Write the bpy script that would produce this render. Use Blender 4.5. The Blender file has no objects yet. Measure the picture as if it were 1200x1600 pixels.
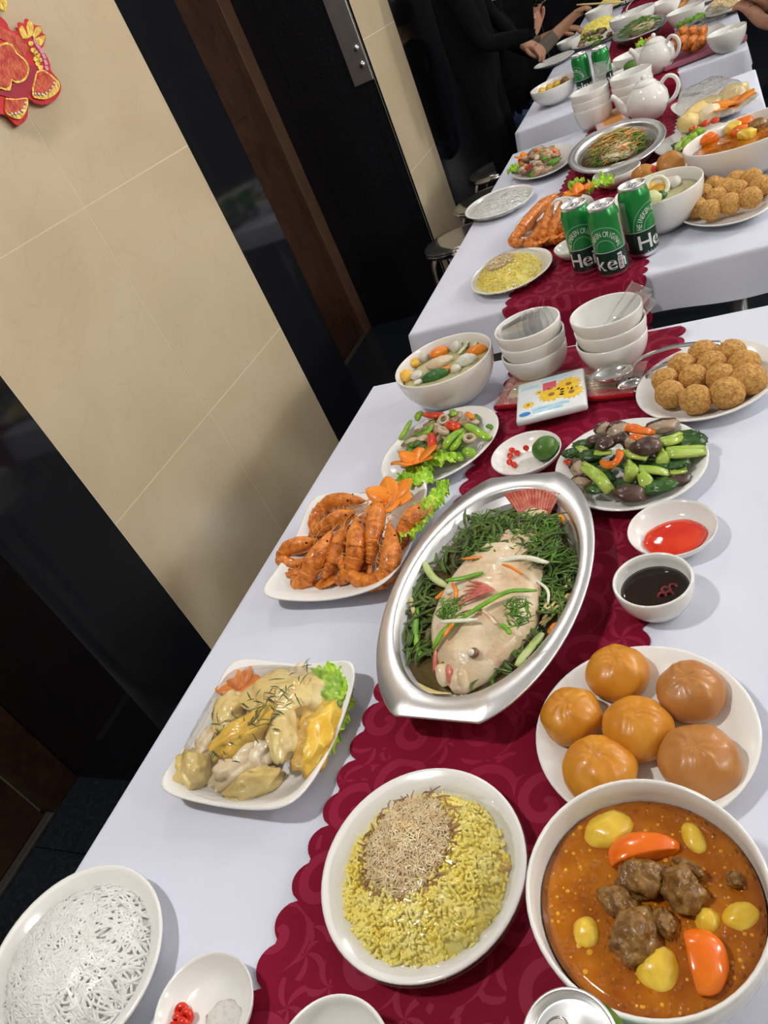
import bpy, bmesh, math, random
import numpy as np
from mathutils import Vector, Matrix, noise

# ------------------------------------------------------------------ camera, world, exposure
S = bpy.context.scene
COL = S.collection
TT = 0.75                      # table top height
CAMH = 0.62                    # camera height above the table tops
FPX = 1138.44                  # focal length in pixels of a 1200x1600 frame
RW = np.array([[0.87871151, -0.1110824, -0.46424863],
               [0.29156294, -0.64516055, 0.70622866],
               [-0.37796447, -0.75592895, -0.53452248]])   # camera axes (right, down, forward) in the room
cd = bpy.data.cameras.new('camera'); cam = bpy.data.objects.new('camera', cd); COL.objects.link(cam)
cd.sensor_fit = 'HORIZONTAL'; cd.sensor_width = 36.0; cd.lens = FPX / 1200 * 36.0
cd.clip_start = 0.02; cd.clip_end = 60
m = Matrix.Identity(4)
for i in range(3):
    m[i][0] = RW[i][0]; m[i][1] = -RW[i][1]; m[i][2] = -RW[i][2]
m[0][3], m[1][3], m[2][3] = 0, 0, TT + CAMH
cam.matrix_world = m
S.camera = cam
wd = bpy.data.worlds.new('world'); S.world = wd; wd.use_nodes = True
wd.node_tree.nodes['Background'].inputs[0].default_value = (.75, .8, .9, 1)
wd.node_tree.nodes['Background'].inputs[1].default_value = 0.15
S.view_settings.view_transform = 'Standard'; S.view_settings.look = 'None'
S.view_settings.gamma = 1; S.view_settings.use_curve_mapping = False
S.view_settings.exposure = 0.10
# ceiling lamps of the room: (x, y, watts)
DOWNLIGHTS = [(-0.95, 0.10, 20), (-0.95, 2.5, 9), (-0.95, 5.0, 8)]
FILL_GLOBES = [(0.3, 42), (2.4, 78), (4.6, 66)]      # unseen fill globes added to light the left wall: (y, watts)

def at(px, py, z=0.0):
    """where the sight line through a photo pixel meets the level z above the table tops"""
    v = RW @ np.array([px - 600, py - 800, FPX]); t = (z - CAMH) / v[2]
    return Vector((v[0] * t, v[1] * t, TT + z))
def aty(px, py, Y):
    v = RW @ np.array([px - 600, py - 800, FPX]); t = Y / v[1]
    return Vector((v[0] * t, Y, v[2] * t + TT + CAMH))
def atx(px, py, X):
    v = RW @ np.array([px - 600, py - 800, FPX]); t = X / v[0]
    return Vector((X, v[1] * t, v[2] * t + TT + CAMH))

# ------------------------------------------------------------------ materials
MATS = {}
def nd(nt, t, **kw):
    n = nt.nodes.new(t)
    for k, v in kw.items(): setattr(n, k, v)
    return n
def pbr(name, c1, c2=None, scale=20, rough=.5, metal=0, bump=0, bscale=None, coat=0, sss=0, ramp=(.35, .65), detail=4, spec=.5, c3=None, alpha=1, trans=0, dist=0):
    spec = spec if spec != .5 or metal else .38
    if name in MATS: return MATS[name]
    mt = bpy.data.materials.new(name); mt.use_nodes = True; nt = mt.node_tree
    b = nt.nodes['Principled BSDF']; I = b.inputs
    I['Base Color'].default_value = (*c1, 1); I['Roughness'].default_value = rough; I['Metallic'].default_value = metal
    I['Specular IOR Level'].default_value = spec
    I['Coat Weight'].default_value = coat * .5; I['Coat Roughness'].default_value = .08
    I['Alpha'].default_value = alpha; I['Transmission Weight'].default_value = trans
    if sss:
        I['Subsurface Weight'].default_value = sss; I['Subsurface Radius'].default_value = (.01, .005, .003); I['Subsurface Scale'].default_value = .5
    tc = nd(nt, 'ShaderNodeTexCoord')
    if c2:
        n = nd(nt, 'ShaderNodeTexNoise'); n.inputs['Scale'].default_value = scale; n.inputs['Detail'].default_value = detail; n.inputs['Distortion'].default_value = dist
        r = nd(nt, 'ShaderNodeValToRGB'); e = r.color_ramp.elements
        e[0].position = ramp[0]; e[1].position = ramp[1]; e[0].color = (*c1, 1); e[1].color = (*c2, 1)
        if c3:
            x = e.new((ramp[0] + ramp[1]) / 2); x.color = (*c3, 1)
        nt.links.new(tc.outputs['Object'], n.inputs['Vector']); nt.links.new(n.outputs['Fac'], r.inputs['Fac']); nt.links.new(r.outputs['Color'], I['Base Color'])
    if bump:
        n = nd(nt, 'ShaderNodeTexNoise'); n.inputs['Scale'].default_value = bscale or scale * 3; n.inputs['Detail'].default_value = 3
        bp = nd(nt, 'ShaderNodeBump'); bp.inputs['Strength'].default_value = bump; bp.inputs['Distance'].default_value = .004
        nt.links.new(tc.outputs['Object'], n.inputs['Vector']); nt.links.new(n.outputs['Fac'], bp.inputs['Height']); nt.links.new(bp.outputs['Normal'], I['Normal'])
    MATS[name] = mt
    return mt
def emit(name, c, s):
    mt = bpy.data.materials.new(name); mt.use_nodes = True; nt = mt.node_tree
    b = nt.nodes['Principled BSDF']; b.inputs['Base Color'].default_value = (*c, 1)
    b.inputs['Emission Color'].default_value = (*c, 1); b.inputs['Emission Strength'].default_value = s
    return mt
def film_mat(name, haze=.05, bumps=.35, scale=30, gl=1.0):
    mt = bpy.data.materials.new(name); mt.use_nodes = True; nt = mt.node_tree; nt.nodes.clear()
    o = nd(nt, 'ShaderNodeOutputMaterial'); tr = nd(nt, 'ShaderNodeBsdfTransparent'); tr.inputs[0].default_value = (.995, .995, .995, 1)
    g = nd(nt, 'ShaderNodeBsdfGlossy'); g.inputs['Roughness'].default_value = .07
    d = nd(nt, 'ShaderNodeBsdfDiffuse'); d.inputs[0].default_value = (.9, .9, .9, 1)
    fr = nd(nt, 'ShaderNodeFresnel'); fr.inputs[0].default_value = 1.5
    mp = nd(nt, 'ShaderNodeMapping'); mp.inputs['Scale'].default_value = (1, 2.6, 1); mp.inputs['Rotation'].default_value = (0, 0, .6)
    n = nd(nt, 'ShaderNodeTexNoise'); n.inputs['Scale'].default_value = scale; n.inputs['Detail'].default_value = 3; n.inputs['Distortion'].default_value = .8
    bp = nd(nt, 'ShaderNodeBump'); bp.inputs['Strength'].default_value = bumps; bp.inputs['Distance'].default_value = .01
    tc = nd(nt, 'ShaderNodeTexCoord'); L = nt.links.new
    L(tc.outputs['Object'], mp.inputs[0]); L(mp.outputs[0], n.inputs['Vector']); L(n.outputs['Fac'], bp.inputs['Height'])
    L(bp.outputs[0], g.inputs['Normal']); L(bp.outputs[0], fr.inputs['Normal'])
    mu = nd(nt, 'ShaderNodeMath', operation='MULTIPLY'); mu.inputs[1].default_value = gl; L(fr.outputs[0], mu.inputs[0])
    m1 = nd(nt, 'ShaderNodeMixShader'); m1.inputs[0].default_value = haze; L(tr.outputs[0], m1.inputs[1]); L(d.outputs[0], m1.inputs[2])
    m2 = nd(nt, 'ShaderNodeMixShader'); L(mu.outputs[0], m2.inputs[0]); L(m1.outputs[0], m2.inputs[1]); L(g.outputs[0], m2.inputs[2])
    L(m2.outputs[0], o.inputs[0])
    return mt
FILM = film_mat('cling_film', .03, .4, 36, .5); PLASTIC = film_mat('clear_plastic', .16, .15, 60, .4); FILM_DENSE = film_mat('crinkled_film', .07, .8, 45, .7)

CERAMIC = pbr('white_ceramic', (.83, .82, .79), rough=.13, coat=.3)
CLOTH = pbr('white_cloth', (.66, .685, .795), (.69, .715, .825), scale=6, rough=.85, bump=.06, bscale=900, spec=.15)
STEEL = pbr('stainless_steel', (.74, .74, .75), (.82, .82, .83), scale=25, rough=.36, metal=1, bump=.05, bscale=60)
CHROME = pbr('chrome', (.72, .72, .74), rough=.1, metal=1)
ALU = pbr('aluminium', (.88, .88, .89), rough=.38, metal=1)
BLACK = pbr('black_granite', (.006, .007, .009), (.012, .012, .016), scale=160, rough=.07, spec=.45)
FLOOR = pbr('dark_floor', (.010, .013, .018), (.018, .022, .028), scale=60, rough=.16, spec=.4)
WOOD = pbr('dark_brown_wood', (.030, .014, .008), (.055, .026, .015), scale=14, rough=.3, dist=1.5)
WOOD2 = pbr('brown_jamb', (.085, .045, .028), (.11, .06, .036), scale=14, rough=.35)
GROUT = pbr('grout', (.80, .72, .56), rough=.9)
def marble():
    mt = pbr('beige_marble', (.60, .485, .325), (.68, .57, .40), scale=2.2, rough=.14, ramp=(.3, .7), dist=1.2, detail=6)
    nt = mt.node_tree; b = nt.nodes['Principled BSDF']
    n = nd(nt, 'ShaderNodeTexNoise'); n.inputs['Scale'].default_value = 3.5; n.inputs['Detail'].default_value = 8; n.inputs['Distortion'].default_value = 2.5
    tc = nd(nt, 'ShaderNodeTexCoord'); nt.links.new(tc.outputs['Object'], n.inputs['Vector'])
    r = nd(nt, 'ShaderNodeValToRGB'); e = r.color_ramp.elements; e[0].position = .485; e[0].color = (0, 0, 0, 1); e[1].position = .5; e[1].color = (1, 1, 1, 1); x = e.new(.515); x.color = (0, 0, 0, 1)
    nt.links.new(n.outputs['Fac'], r.inputs['Fac'])
    src = b.inputs['Base Color'].links[0].from_socket
    mx = nd(nt, 'ShaderNodeMixRGB'); mx.inputs[2].default_value = (.36, .26, .16, 1)
    k = nd(nt, 'ShaderNodeMath', operation='MULTIPLY'); k.inputs[1].default_value = .10
    nt.links.new(r.outputs[0], k.inputs[0]); nt.links.new(k.outputs[0], mx.inputs[0]); nt.links.new(src, mx.inputs[1]); nt.links.new(mx.outputs[0], b.inputs['Base Color'])
    return mt
MARBLE = marble()
def runner_mat():
    """burgundy damask: scrolls and leaves woven as satin on matt ground"""
    mt = bpy.data.materials.new('burgundy_damask'); mt.use_nodes = True; nt = mt.node_tree; L = nt.links.new
    b = nt.nodes['Principled BSDF']; tc = nd(nt, 'ShaderNodeTexCoord')
    def math_(op, a, c=None):
        n = nd(nt, 'ShaderNodeMath', operation=op)
        for i, v in enumerate((a, c)):
            if v is None: continue
            if isinstance(v, (int, float)): n.inputs[i].default_value = v
            else: L(v, n.inputs[i])
        return n.outputs[0]
    def swirl(scale, arms, twist, off):
        mp = nd(nt, 'ShaderNodeMapping'); mp.inputs['Location'].default_value = (off, off * .7, 0); L(tc.outputs['Object'], mp.inputs[0])
        vo = nd(nt, 'ShaderNodeTexVoronoi', voronoi_dimensions='2D'); vo.inputs['Scale'].default_value = scale; vo.inputs['Randomness'].default_value = .75
        L(mp.outputs[0], vo.inputs['Vector'])
        su = nd(nt, 'ShaderNodeVectorMath', operation='SUBTRACT'); L(mp.outputs[0], su.inputs[0]); L(vo.outputs['Position'], su.inputs[1])
        sp = nd(nt, 'ShaderNodeSeparateXYZ'); L(su.outputs[0], sp.inputs[0])
        th = math_('ARCTAN2', sp.outputs[1], sp.outputs[0]); r = vo.outputs['Distance']
        w = math_('SINE', math_('ADD', math_('MULTIPLY', th, arms), math_('MULTIPLY', r, twist)))
        return w, r
    w1, r1 = swirl(13, 1, 17, 0); w2, r2 = swirl(24, 5, 6, 3.1)
    a = math_('GREATER_THAN', math_('SUBTRACT', w1, math_('MULTIPLY', r1, .9)), .12)
    c = math_('GREATER_THAN', math_('SUBTRACT', w2, math_('MULTIPLY', r2, 1.6)), -.05)
    far = math_('GREATER_THAN', r1, .47)
    pat = math_('MAXIMUM', math_('MULTIPLY', a, math_('SUBTRACT', 1, far)), math_('MULTIPLY', c, far))
    mx = nd(nt, 'ShaderNodeMixRGB'); mx.inputs[1].default_value = (.200, .0038, .023, 1); mx.inputs[2].default_value = (.270, .011, .042, 1); L(pat, mx.inputs[0])
    L(mx.outputs[0], b.inputs['Base Color'])
    ro = math_('SUBTRACT', .75, math_('MULTIPLY', pat, .22)); L(ro, b.inputs['Roughness']); b.inputs['Specular IOR Level'].default_value = .12
    n = nd(nt, 'ShaderNodeTexNoise'); n.inputs['Scale'].default_value = 700; L(tc.outputs['Object'], n.inputs['Vector'])
    h = math_('ADD', math_('MULTIPLY', n.outputs['Fac'], .2), math_('MULTIPLY', pat, .4))
    bp = nd(nt, 'ShaderNodeBump'); bp.inputs['Strength'].default_value = .25; bp.inputs['Distance'].default_value = .002; L(h, bp.inputs['Height']); L(bp.outputs[0], b.inputs['Normal'])
    return mt
RUNNER = runner_mat()

# ------------------------------------------------------------------ object helpers
def link(o, parent=None):
    COL.objects.link(o)
    if parent is not None: o.parent = parent
    return o
def tag(o, label=None, cat=None, group=None, kind=None):
    if label: o['label'] = label
    if cat: o['category'] = cat
    if group: o['group'] = group
    if kind: o['kind'] = kind
    return o
def mdata(name, vf, mat, smooth=True):
    v, f = vf
    me = bpy.data.meshes.new(name)
    me.from_pydata([tuple(map(float, p)) for p in v], [], [tuple(map(int, q)) for q in f])
    if smooth: me.polygons.foreach_set('use_smooth', [True] * len(me.polygons))
    if mat: me.materials.append(mat)
    me.update()
    return me
def obj(name, vf, mat, parent=None, loc=(0, 0, 0), rz=0, smooth=True):
    me = vf if isinstance(vf, bpy.types.Mesh) else mdata(name, vf, mat, smooth)
    o = bpy.data.objects.new(name, me); o.location = loc; o.rotation_euler = (0, 0, rz)
    return link(o, parent)
def empty(name, label, cat, loc=(0, 0, 0), rz=0, group=None, kind=None):
    o = bpy.data.objects.new(name, None); o.empty_display_size = .03; o.location = loc; o.rotation_euler = (0, 0, rz)
    link(o); return tag(o, label, cat, group, kind)
def dup(root, loc, rz=None, label=None, group=None):
    r = root.copy(); COL.objects.link(r); r.location = loc
    if rz is not None: r.rotation_euler[2] = rz
    if label: r['label'] = label
    if group: r['group'] = group
    for ch in list(root.children):
        c = ch.copy(); COL.objects.link(c); c.parent = r
        for g in list(ch.children):
            d = g.copy(); COL.objects.link(d); d.parent = c
    return r

# ------------------------------------------------------------------ mesh helpers (all return verts, faces)
def merge(parts):
    V, F, n = [], [], 0
    for v, f in parts:
        v = np.asarray(v, float).reshape(-1, 3); V.append(v); F.extend([tuple(i + n for i in q) for q in f]); n += len(v)
    return np.vstack(V), F
def move(vf, t=(0, 0, 0), R=None, s=None):
    v = np.asarray(vf[0], float)
    if s is not None: v = v * np.asarray(s)
    if R is not None: v = v @ np.array(R.to_3x3()).T
    return v + np.asarray(t, float), vf[1]
def box(x0, x1, y0, y1, z0, z1, bev=0):
    if not bev:
        v = [(x, y, z) for z in (z0, z1) for y in (y0, y1) for x in (x0, x1)]
        return np.array(v, float), [(0, 2, 3, 1), (4, 5, 7, 6), (0, 1, 5, 4), (2, 6, 7, 3), (0, 4, 6, 2), (1, 3, 7, 5)]
    bm = bmesh.new(); bmesh.ops.create_cube(bm, size=1)
    for q in bm.verts: q.co = Vector(((x0 + x1) / 2 + q.co.x * (x1 - x0), (y0 + y1) / 2 + q.co.y * (y1 - y0), (z0 + z1) / 2 + q.co.z * (z1 - z0)))
    bmesh.ops.bevel(bm, geom=bm.edges[:], offset=bev, segments=2, affect='EDGES', profile=.5)
    bm.verts.index_update(); r = (np.array([tuple(q.co) for q in bm.verts]), [tuple(l.index for l in f.verts) for f in bm.faces]); bm.free()
    return r
def lathe(prof, seg=48, sx=1, sy=1, n=2.0, lift=0, zmod=None):
    V, F, rings = [], [], []
    for r, z in prof:
        if r < 1e-6:
            rings.append([len(V)]); V.append((0, 0, z)); continue
        ring = []
        for k in range(seg):
            t = 2 * math.pi * k / seg; c, s = math.cos(t), math.sin(t)
            q = (abs(c) ** n + abs(s) ** n) ** (-1 / n)
            ring.append(len(V)); zz = z
            if lift: zz += lift * max(0, q - 1) * (r ** 2)
            if zmod: zz += zmod(t, r, z)
            V.append((r * q * c * sx, r * q * s * sy, zz))
        rings.append(ring)
    for a, b in zip(rings, rings[1:]):
        for k in range(seg):
            k2 = (k + 1) % seg
            if len(a) == 1 and len(b) == 1: break
            if len(a) == 1: F.append((a[0], b[k], b[k2]))
            elif len(b) == 1: F.append((a[k], b[0], a[k2]))
            else: F.append((a[k], b[k], b[k2], a[k2]))
    return np.array(V, float), F
_ico = {}
def icos(sub):
    if sub not in _ico:
        bm = bmesh.new(); bmesh.ops.create_icosphere(bm, subdivisions=sub, radius=1)
        bm.verts.index_update()
        _ico[sub] = (np.array([tuple(q.co) for q in bm.verts]), [tuple(l.index for l in f.verts) for f in bm.faces]); bm.free()
    return _ico[sub]
def blob(rx, ry, rz, sub=3, amp=.1, freq=2.0, seed=0, flat=None, amp2=0, freq2=6, sq=1.0):
    v, f = icos(sub); v = v.copy()
    if sq != 1: v = np.sign(v) * np.abs(v) ** sq
    o = Vector((seed * 3.7, seed * 1.3, seed * 5.1))
    d = np.array([1 + amp * noise.noise(Vector(p) * freq + o) + (amp2 * noise.noise(Vector(p) * freq2 + o) if amp2 else 0) for p in v])
    v = v * d[:, None] * np.array([rx, ry, rz])
    if flat is not None: v[:, 2] = np.maximum(v[:, 2], -flat * rz)
    return v, f
def catmull(P, n=6):
    P = [np.asarray(p, float) for p in P]
    if len(P) == 2: return [P[0] + (P[1] - P[0]) * t for t in np.linspace(0, 1, n + 1)]
    Q = [2 * P[0] - P[1]] + P + [2 * P[-1] - P[-2]]; out = []
    for i in range(1, len(Q) - 2):
        a, b, c, d = Q[i - 1:i + 3]
        for k in range(n):
            t = k / n
            out.append(.5 * ((2 * b) + (c - a) * t + (2 * a - 5 * b + 4 * c - d) * t * t + (3 * b - a - 3 * c + d) * t ** 3))
    out.append(P[-1]); return out
def tube(path, rad, sides=8, flat=1.0, cap=True, up=(0, 0, 1)):
    path = [np.asarray(p, float) for p in path]; n = len(path); up = np.asarray(up, float)
    if not hasattr(rad, '__len__'): rad = [rad] * n
    V, F = [], []; prev = None
    for i, p in enumerate(path):
        t = path[min(i + 1, n - 1)] - path[max(i - 1, 0)]; t /= (np.linalg.norm(t) + 1e-9)
        a = np.cross(up, t) if prev is None else prev - t * (prev @ t)
        if np.linalg.norm(a) < 1e-4: a = np.cross((1, 0, .2), t)
        a /= np.linalg.norm(a); prev = a; b = np.cross(t, a)
        for k in range(sides):
            w = 2 * math.pi * k / sides
            V.append(p + rad[i] * (a * math.cos(w) + b * math.sin(w) * flat))
    for i in range(n - 1):
        for k in range(sides):
            k2 = (k + 1) % sides; F.append((i * sides + k, i * sides + k2, (i + 1) * sides + k2, (i + 1) * sides + k))
    if cap:
        F.append(tuple(range(sides))[::-1]); F.append(tuple((n - 1) * sides + k for k in range(sides)))
    return np.array(V), F
def torus(R, r, seg=20, sides=8, flat=1.0):
    V, F = [], []
    for i in range(seg):
        a = 2 * math.pi * i / seg
        for k in range(sides):
            b = 2 * math.pi * k / sides; V.append(((R + r * math.cos(b)) * math.cos(a), (R + r * math.cos(b)) * math.sin(a), r * math.sin(b) * flat))
    for i in range(seg):
        for k in range(sides): F.append((i * sides + k, ((i + 1) % seg) * sides + k, ((i + 1) % seg) * sides + (k + 1) % sides, i * sides + (k + 1) % sides))
    return np.array(V), F
def prism(outline, z0, z1):
    n = len(outline); V = [(x, y, z0) for x, y in outline] + [(x, y, z1) for x, y in outline]
    F = [tuple(range(n))[::-1], tuple(range(n, 2 * n))] + [(i, (i + 1) % n, n + (i + 1) % n, n + i) for i in range(n)]
    return np.array(V, float), F
def scatter(base, mats):
    """many copies of a small mesh as one mesh; mats = list of (3x3 numpy, offset)"""
    bv = np.asarray(base[0], float); V, F = [], []
    for i, (A, t) in enumerate(mats):
        V.append(bv @ A.T + t); F.extend([tuple(j + i * len(bv) for j in q) for q in base[1]])
    return np.vstack(V), F
def rot3(rx, ry, rz): return np.array(Matrix.Rotation(rz, 3, 'Z') @ Matrix.Rotation(ry, 3, 'Y') @ Matrix.Rotation(rx, 3, 'X'))
def seeded(s): return random.Random(s)

# ------------------------------------------------------------------ the room
XW = -1.33                     # face of the clad pilasters
XG = XW - .0007              # face of the grout behind the cladding
XD = -1.85                     # plane of the doors between them
CH = 2.8
tag(obj('floor', box(-2.1, 2.75, -2.6, 8.1, -.12, -.012), FLOOR, smooth=False), kind='structure')
fl = bpy.data.objects['floor']; tm = mdata('floor_tile', box(0, .797, 0, .797, -.012, 0), FLOOR, False)
for i in range(6):
    for j in range(14):
        if -1.9 + i * .8 < 2.6: obj('floor_tile', tm, None, fl, (-2.05 + i * .8, -2.6 + .33 + j * .8 - .4, 0))
tag(obj('ceiling', box(-2.1, 2.75, -2.6, 8.1, CH, CH + .1), pbr('ceiling_paint', (.8, .8, .8), rough=.9), smooth=False), kind='structure')
BEIGEW = pbr('beige_wall', (.52, .43, .30), (.58, .49, .35), scale=2, rough=.2)
tag(obj('wall_right', box(2.65, 2.75, -2.6, 8.1, 0, CH), BEIGEW, smooth=False), kind='structure')
tag(obj('wall_back', box(-2.1, 2.75, -2.7, -2.6, 0, CH), BEIGEW, smooth=False), kind='structure')
tag(obj('wall_far', box(-2.1, 2.75, 8.0, 8.1, 0, CH), BLACK, smooth=False), kind='structure')
P1A, P1B, B1A, B1B, BJ = .736, 2.237, .9895, 1.964, 1.463
P2A, B2B, P2B = 3.53, 4.04, 8.0
DH = 2.25
core = merge([box(-2.1, XD - .05, -2.6, 8.0, 0, CH), box(XD - .05, XG, P1A + .0007, P1B - .0007, 0, CH), box(XD - .05, XG, P2A + .0007, P2B, 0, CH),
              box(XD - .05, XG, -2.6, -.75, 0, CH), box(XD - .05, XW - .2, -.75, P1A + .0007, DH, CH), box(XD - .05, XW - .2, P1B - .0007, P2A + .0007, DH, CH)])
wl = tag(obj('wall_left', core, GROUT, smooth=False), kind='structure')
def slab(name, x0, x1, y0, y1, z0, z1, mt): return obj(name, box(x0, x1, y0, y1, z0, z1, 0), mt, wl, smooth=False)
ZJ = [.104, .683, 1.262, 1.841, 2.42, CH]
slab('panel', XG, XW, P1A, B1A - .001, 0, CH, BLACK); slab('panel', XG, XW, B1B + .001, P1B, 0, CH, BLACK)
slab('panel', XD, XW - .0020, P1A, P1A + .0007, 0, CH, BLACK); slab('panel', XD, XW - .0020, P1B - .0007, P1B, 0, CH, BLACK)
slab('panel', XG, XW, B1A, B1B, 0, ZJ[0] - .0015, BLACK)
for a, b in ((B1A, BJ), (BJ, B1B)):
    for z0, z1 in zip(ZJ, ZJ[1:]): slab('tile', XG, XW, a + .0014, b - .0014, z0 + .0014, z1 - .0014, MARBLE)
slab('panel', XD, XW - .0020, P2A, P2A + .0007, 0, CH, BLACK)
slab('panel', XG, XW, P2A, P2A + .024, 0, CH, BLACK)
for z0, z1 in zip(ZJ, ZJ[1:]): slab('tile', XG, XW, P2A + .025, B2B, z0 + .0014, z1 - .0014, MARBLE)
slab('panel', XG, XW, P2A + .025, B2B, 0, ZJ[0] - .0015, BLACK)
for k in range(5): slab('panel', XG, XW, B2B + .002 + k * .79, B2B + k * .79 + .79, 0, CH, BLACK)
slab('panel', XG, XW, -2.55, -.75, 0, CH, BLACK)
def door(n, y0, y1, label):
    d = tag(obj('door_%d' % n, box(XD - .049, XD - .012, y0 + .1, y1 - .125, 0.01, DH - .1, .002), WOOD, smooth=False), label, kind='structure')
    obj('jamb', merge([box(XD - .049, XD + .012, y1 - .11, y1 - .001, 0, DH, .003)]), WOOD if n == 1 else WOOD2, d, smooth=False)
    obj('jamb', merge([box(XD - .049, XD + .012, y0 + .001, y0 + .09, 0, DH, .003)]), WOOD2, d, smooth=False)
    obj('lintel', box(XD - .049, XD + .012, y0 + .09, y1 - .11, DH - .09, DH, .003), WOOD2, d, smooth=False)
    obj('threshold', box(XD - .01, XD + .02, y0 + .1, y1 - .115, 0, .012, .003), pbr('threshold_stone', (.05, .045, .04), rough=.4), d, smooth=False)
    for a in (.2, 1.2): obj('door_panel', box(XD - .0118, XD - .006, y0 + .2, y1 - .25, a, a + .85, .002), WOOD, d, smooth=False)
door(1, -.75, P1A, 'dark brown wooden door in the recess at the lower left')
door(2, P1B, P2A, 'dark brown wooden door recessed between the black clad pillars')
# steel call plate on the black pillar flank
pl = empty('call_plate', 'brushed steel wall plate with two chrome buttons on the black pillar', 'wall plate', (XW - .052, P2A, 1.11))
obj('plate', box(-.048, .048, -.006, 0, 0, .40, .002), STEEL, pl, smooth=False)
for z in (.07, .135): obj('button', move(lathe([(0, .012), (.010, .011), (.014, .006), (.015, 0)], 20), (.02, -.006, z), Matrix.Rotation(math.pi / 2, 4, 'X')), CHROME, pl)

# ceiling lamps
LAMP = emit('lamp_glow', (1, .97, .93), 14.0)
for i, (x, y, w) in enumerate(DOWNLIGHTS):
    t = empty('downlight', ['round recessed downlight in the ceiling over the near table', 'round recessed downlight in the ceiling over the second table', 'round recessed downlight in the ceiling over the far table'][i], 'downlight', (x, y, CH))
    obj('trim_ring', lathe([(.075, 0), (.105, 0), (.105, -.012), (.078, -.012), (.075, 0)], 32), CERAMIC, t)
    obj('diffuser', lathe([(0, -.004), (.075, -.004)], 32), LAMP, t)
    ld = bpy.data.lights.new('downlight_light', 'AREA'); ld.shape = 'DISK'; ld.size = .16; ld.energy = w; ld.color = (1, .98, .955)
    lo = bpy.data.objects.new('downlight_light', ld); lo.location = (0, 0, -.02); link(lo, t)
for i, (y, w) in enumerate(FILL_GLOBES):  # invented out-of-view globes, mounted like wall lamps, added as sideways fill light
    t = empty('wall_sconce', ['white globe lamp on the right wall beside the nearest table', 'white globe lamp on the right wall beside the second table', 'white globe lamp on the right wall beside the third table'][i], 'wall lamp', (2.65, y, 2.0))
    obj('back_plate', move(lathe([(0, .03), (.07, .025), (.08, 0)], 32), (0, 0, 0), Matrix.Rotation(-math.pi / 2, 4, 'Y')), CERAMIC, t); obj('arm', tube([(-.02, 0, 0), (-.16, 0, 0)], .012, 10), ALU, t)
    obj('globe', move(blob(.17, .17, .17, 4, 0), (-.33, 0, 0)), emit('globe_glow', (.95, .97, 1), w / (39.5 * .17 ** 2)), t)

# ------------------------------------------------------------------ tables, cloths, runners
def tablecloth(L, Wd, drop, seed):
    """L along y, Wd along x, centred; top at z=0"""
    per = []; n = 30
    hx, hy = Wd / 2, L / 2
    def side(a, b, k): return [(a[0] + (b[0] - a[0]) * i / k, a[1] + (b[1] - a[1]) * i / k) for i in range(k)]
    per = side((hx, -hy), (hx, hy), 60) + side((hx, hy), (-hx, hy), 40) + side((-hx, hy), (-hx, -hy), 60) + side((-hx, -hy), (hx, -hy), 40)
    N = len(per); V, F = [], []
    rings = [(.010, 0), (.004, -.0012), (.001, -.004), (0, -.010)] + [(-.004 * q, -.010 - (drop - .010) * q) for q in (.25, .5, .75, 1)]
    for ri, (ins, z) in enumerate(rings):
        for i, (x, y) in enumerate(per):
            q = max(0, (-z - .01) / drop)
            wv = .007 * q * math.sin(i * .55 + seed) + .004 * q * math.sin(i * .21 + 2 * seed)
            fx, fy = (hx - ins + wv) / hx, (hy - ins + wv) / hy
            zz = z + (.004 * math.sin(i * .17 + seed) if ri == len(rings) - 1 else 0)
            V.append((x * fx, y * fy, zz))
    F.append(tuple(range(N)))
    for r in range(len(rings) - 1):
        for i in range(N):
            j = (i + 1) % N; F.append((r * N + j, r * N + i, (r + 1) * N + i, (r + 1) * N + j))
    return np.array(V), F
LEG = pbr('table_leg_grey', (.22, .23, .25), rough=.35, metal=.6)
def table(cx, cy, L, Wd, rz, word, seed):
    t = empty('banquet_table', 'long %s banquet table under a white cloth' % word, 'table', (cx, cy, 0), rz)
    obj('table_top', box(-Wd / 2 + .006, Wd / 2 - .006, -L / 2 + .006, L / 2 - .006, TT - .03, TT - .004, .002), WOOD, t, smooth=False)
    for a in (-1, 1):
        for b in (-1, 1): obj('leg', tube([(a * (Wd / 2 - .12), b * (L / 2 - .1), 0), (a * (Wd / 2 - .12), b * (L / 2 - .1), TT - .03)], .018, 12), LEG, t)
    tag(obj('tablecloth', tablecloth(L, Wd, .088, seed), CLOTH, None, (cx, cy, TT), rz), 'white tablecloth spread over the %s banquet table' % word, 'tablecloth')
table(-.318, .555, 1.41, .835, math.radians(-1.5), 'nearest', 1)
table(-.290, 2.195, 1.41, .810, math.radians(-.4), 'second', 2)
table(-.310, 3.96, 1.42, .86, 0, 'third', 3)
table(-.300, 5.62, 1.42, .86, 0, 'farthest', 4)
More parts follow.
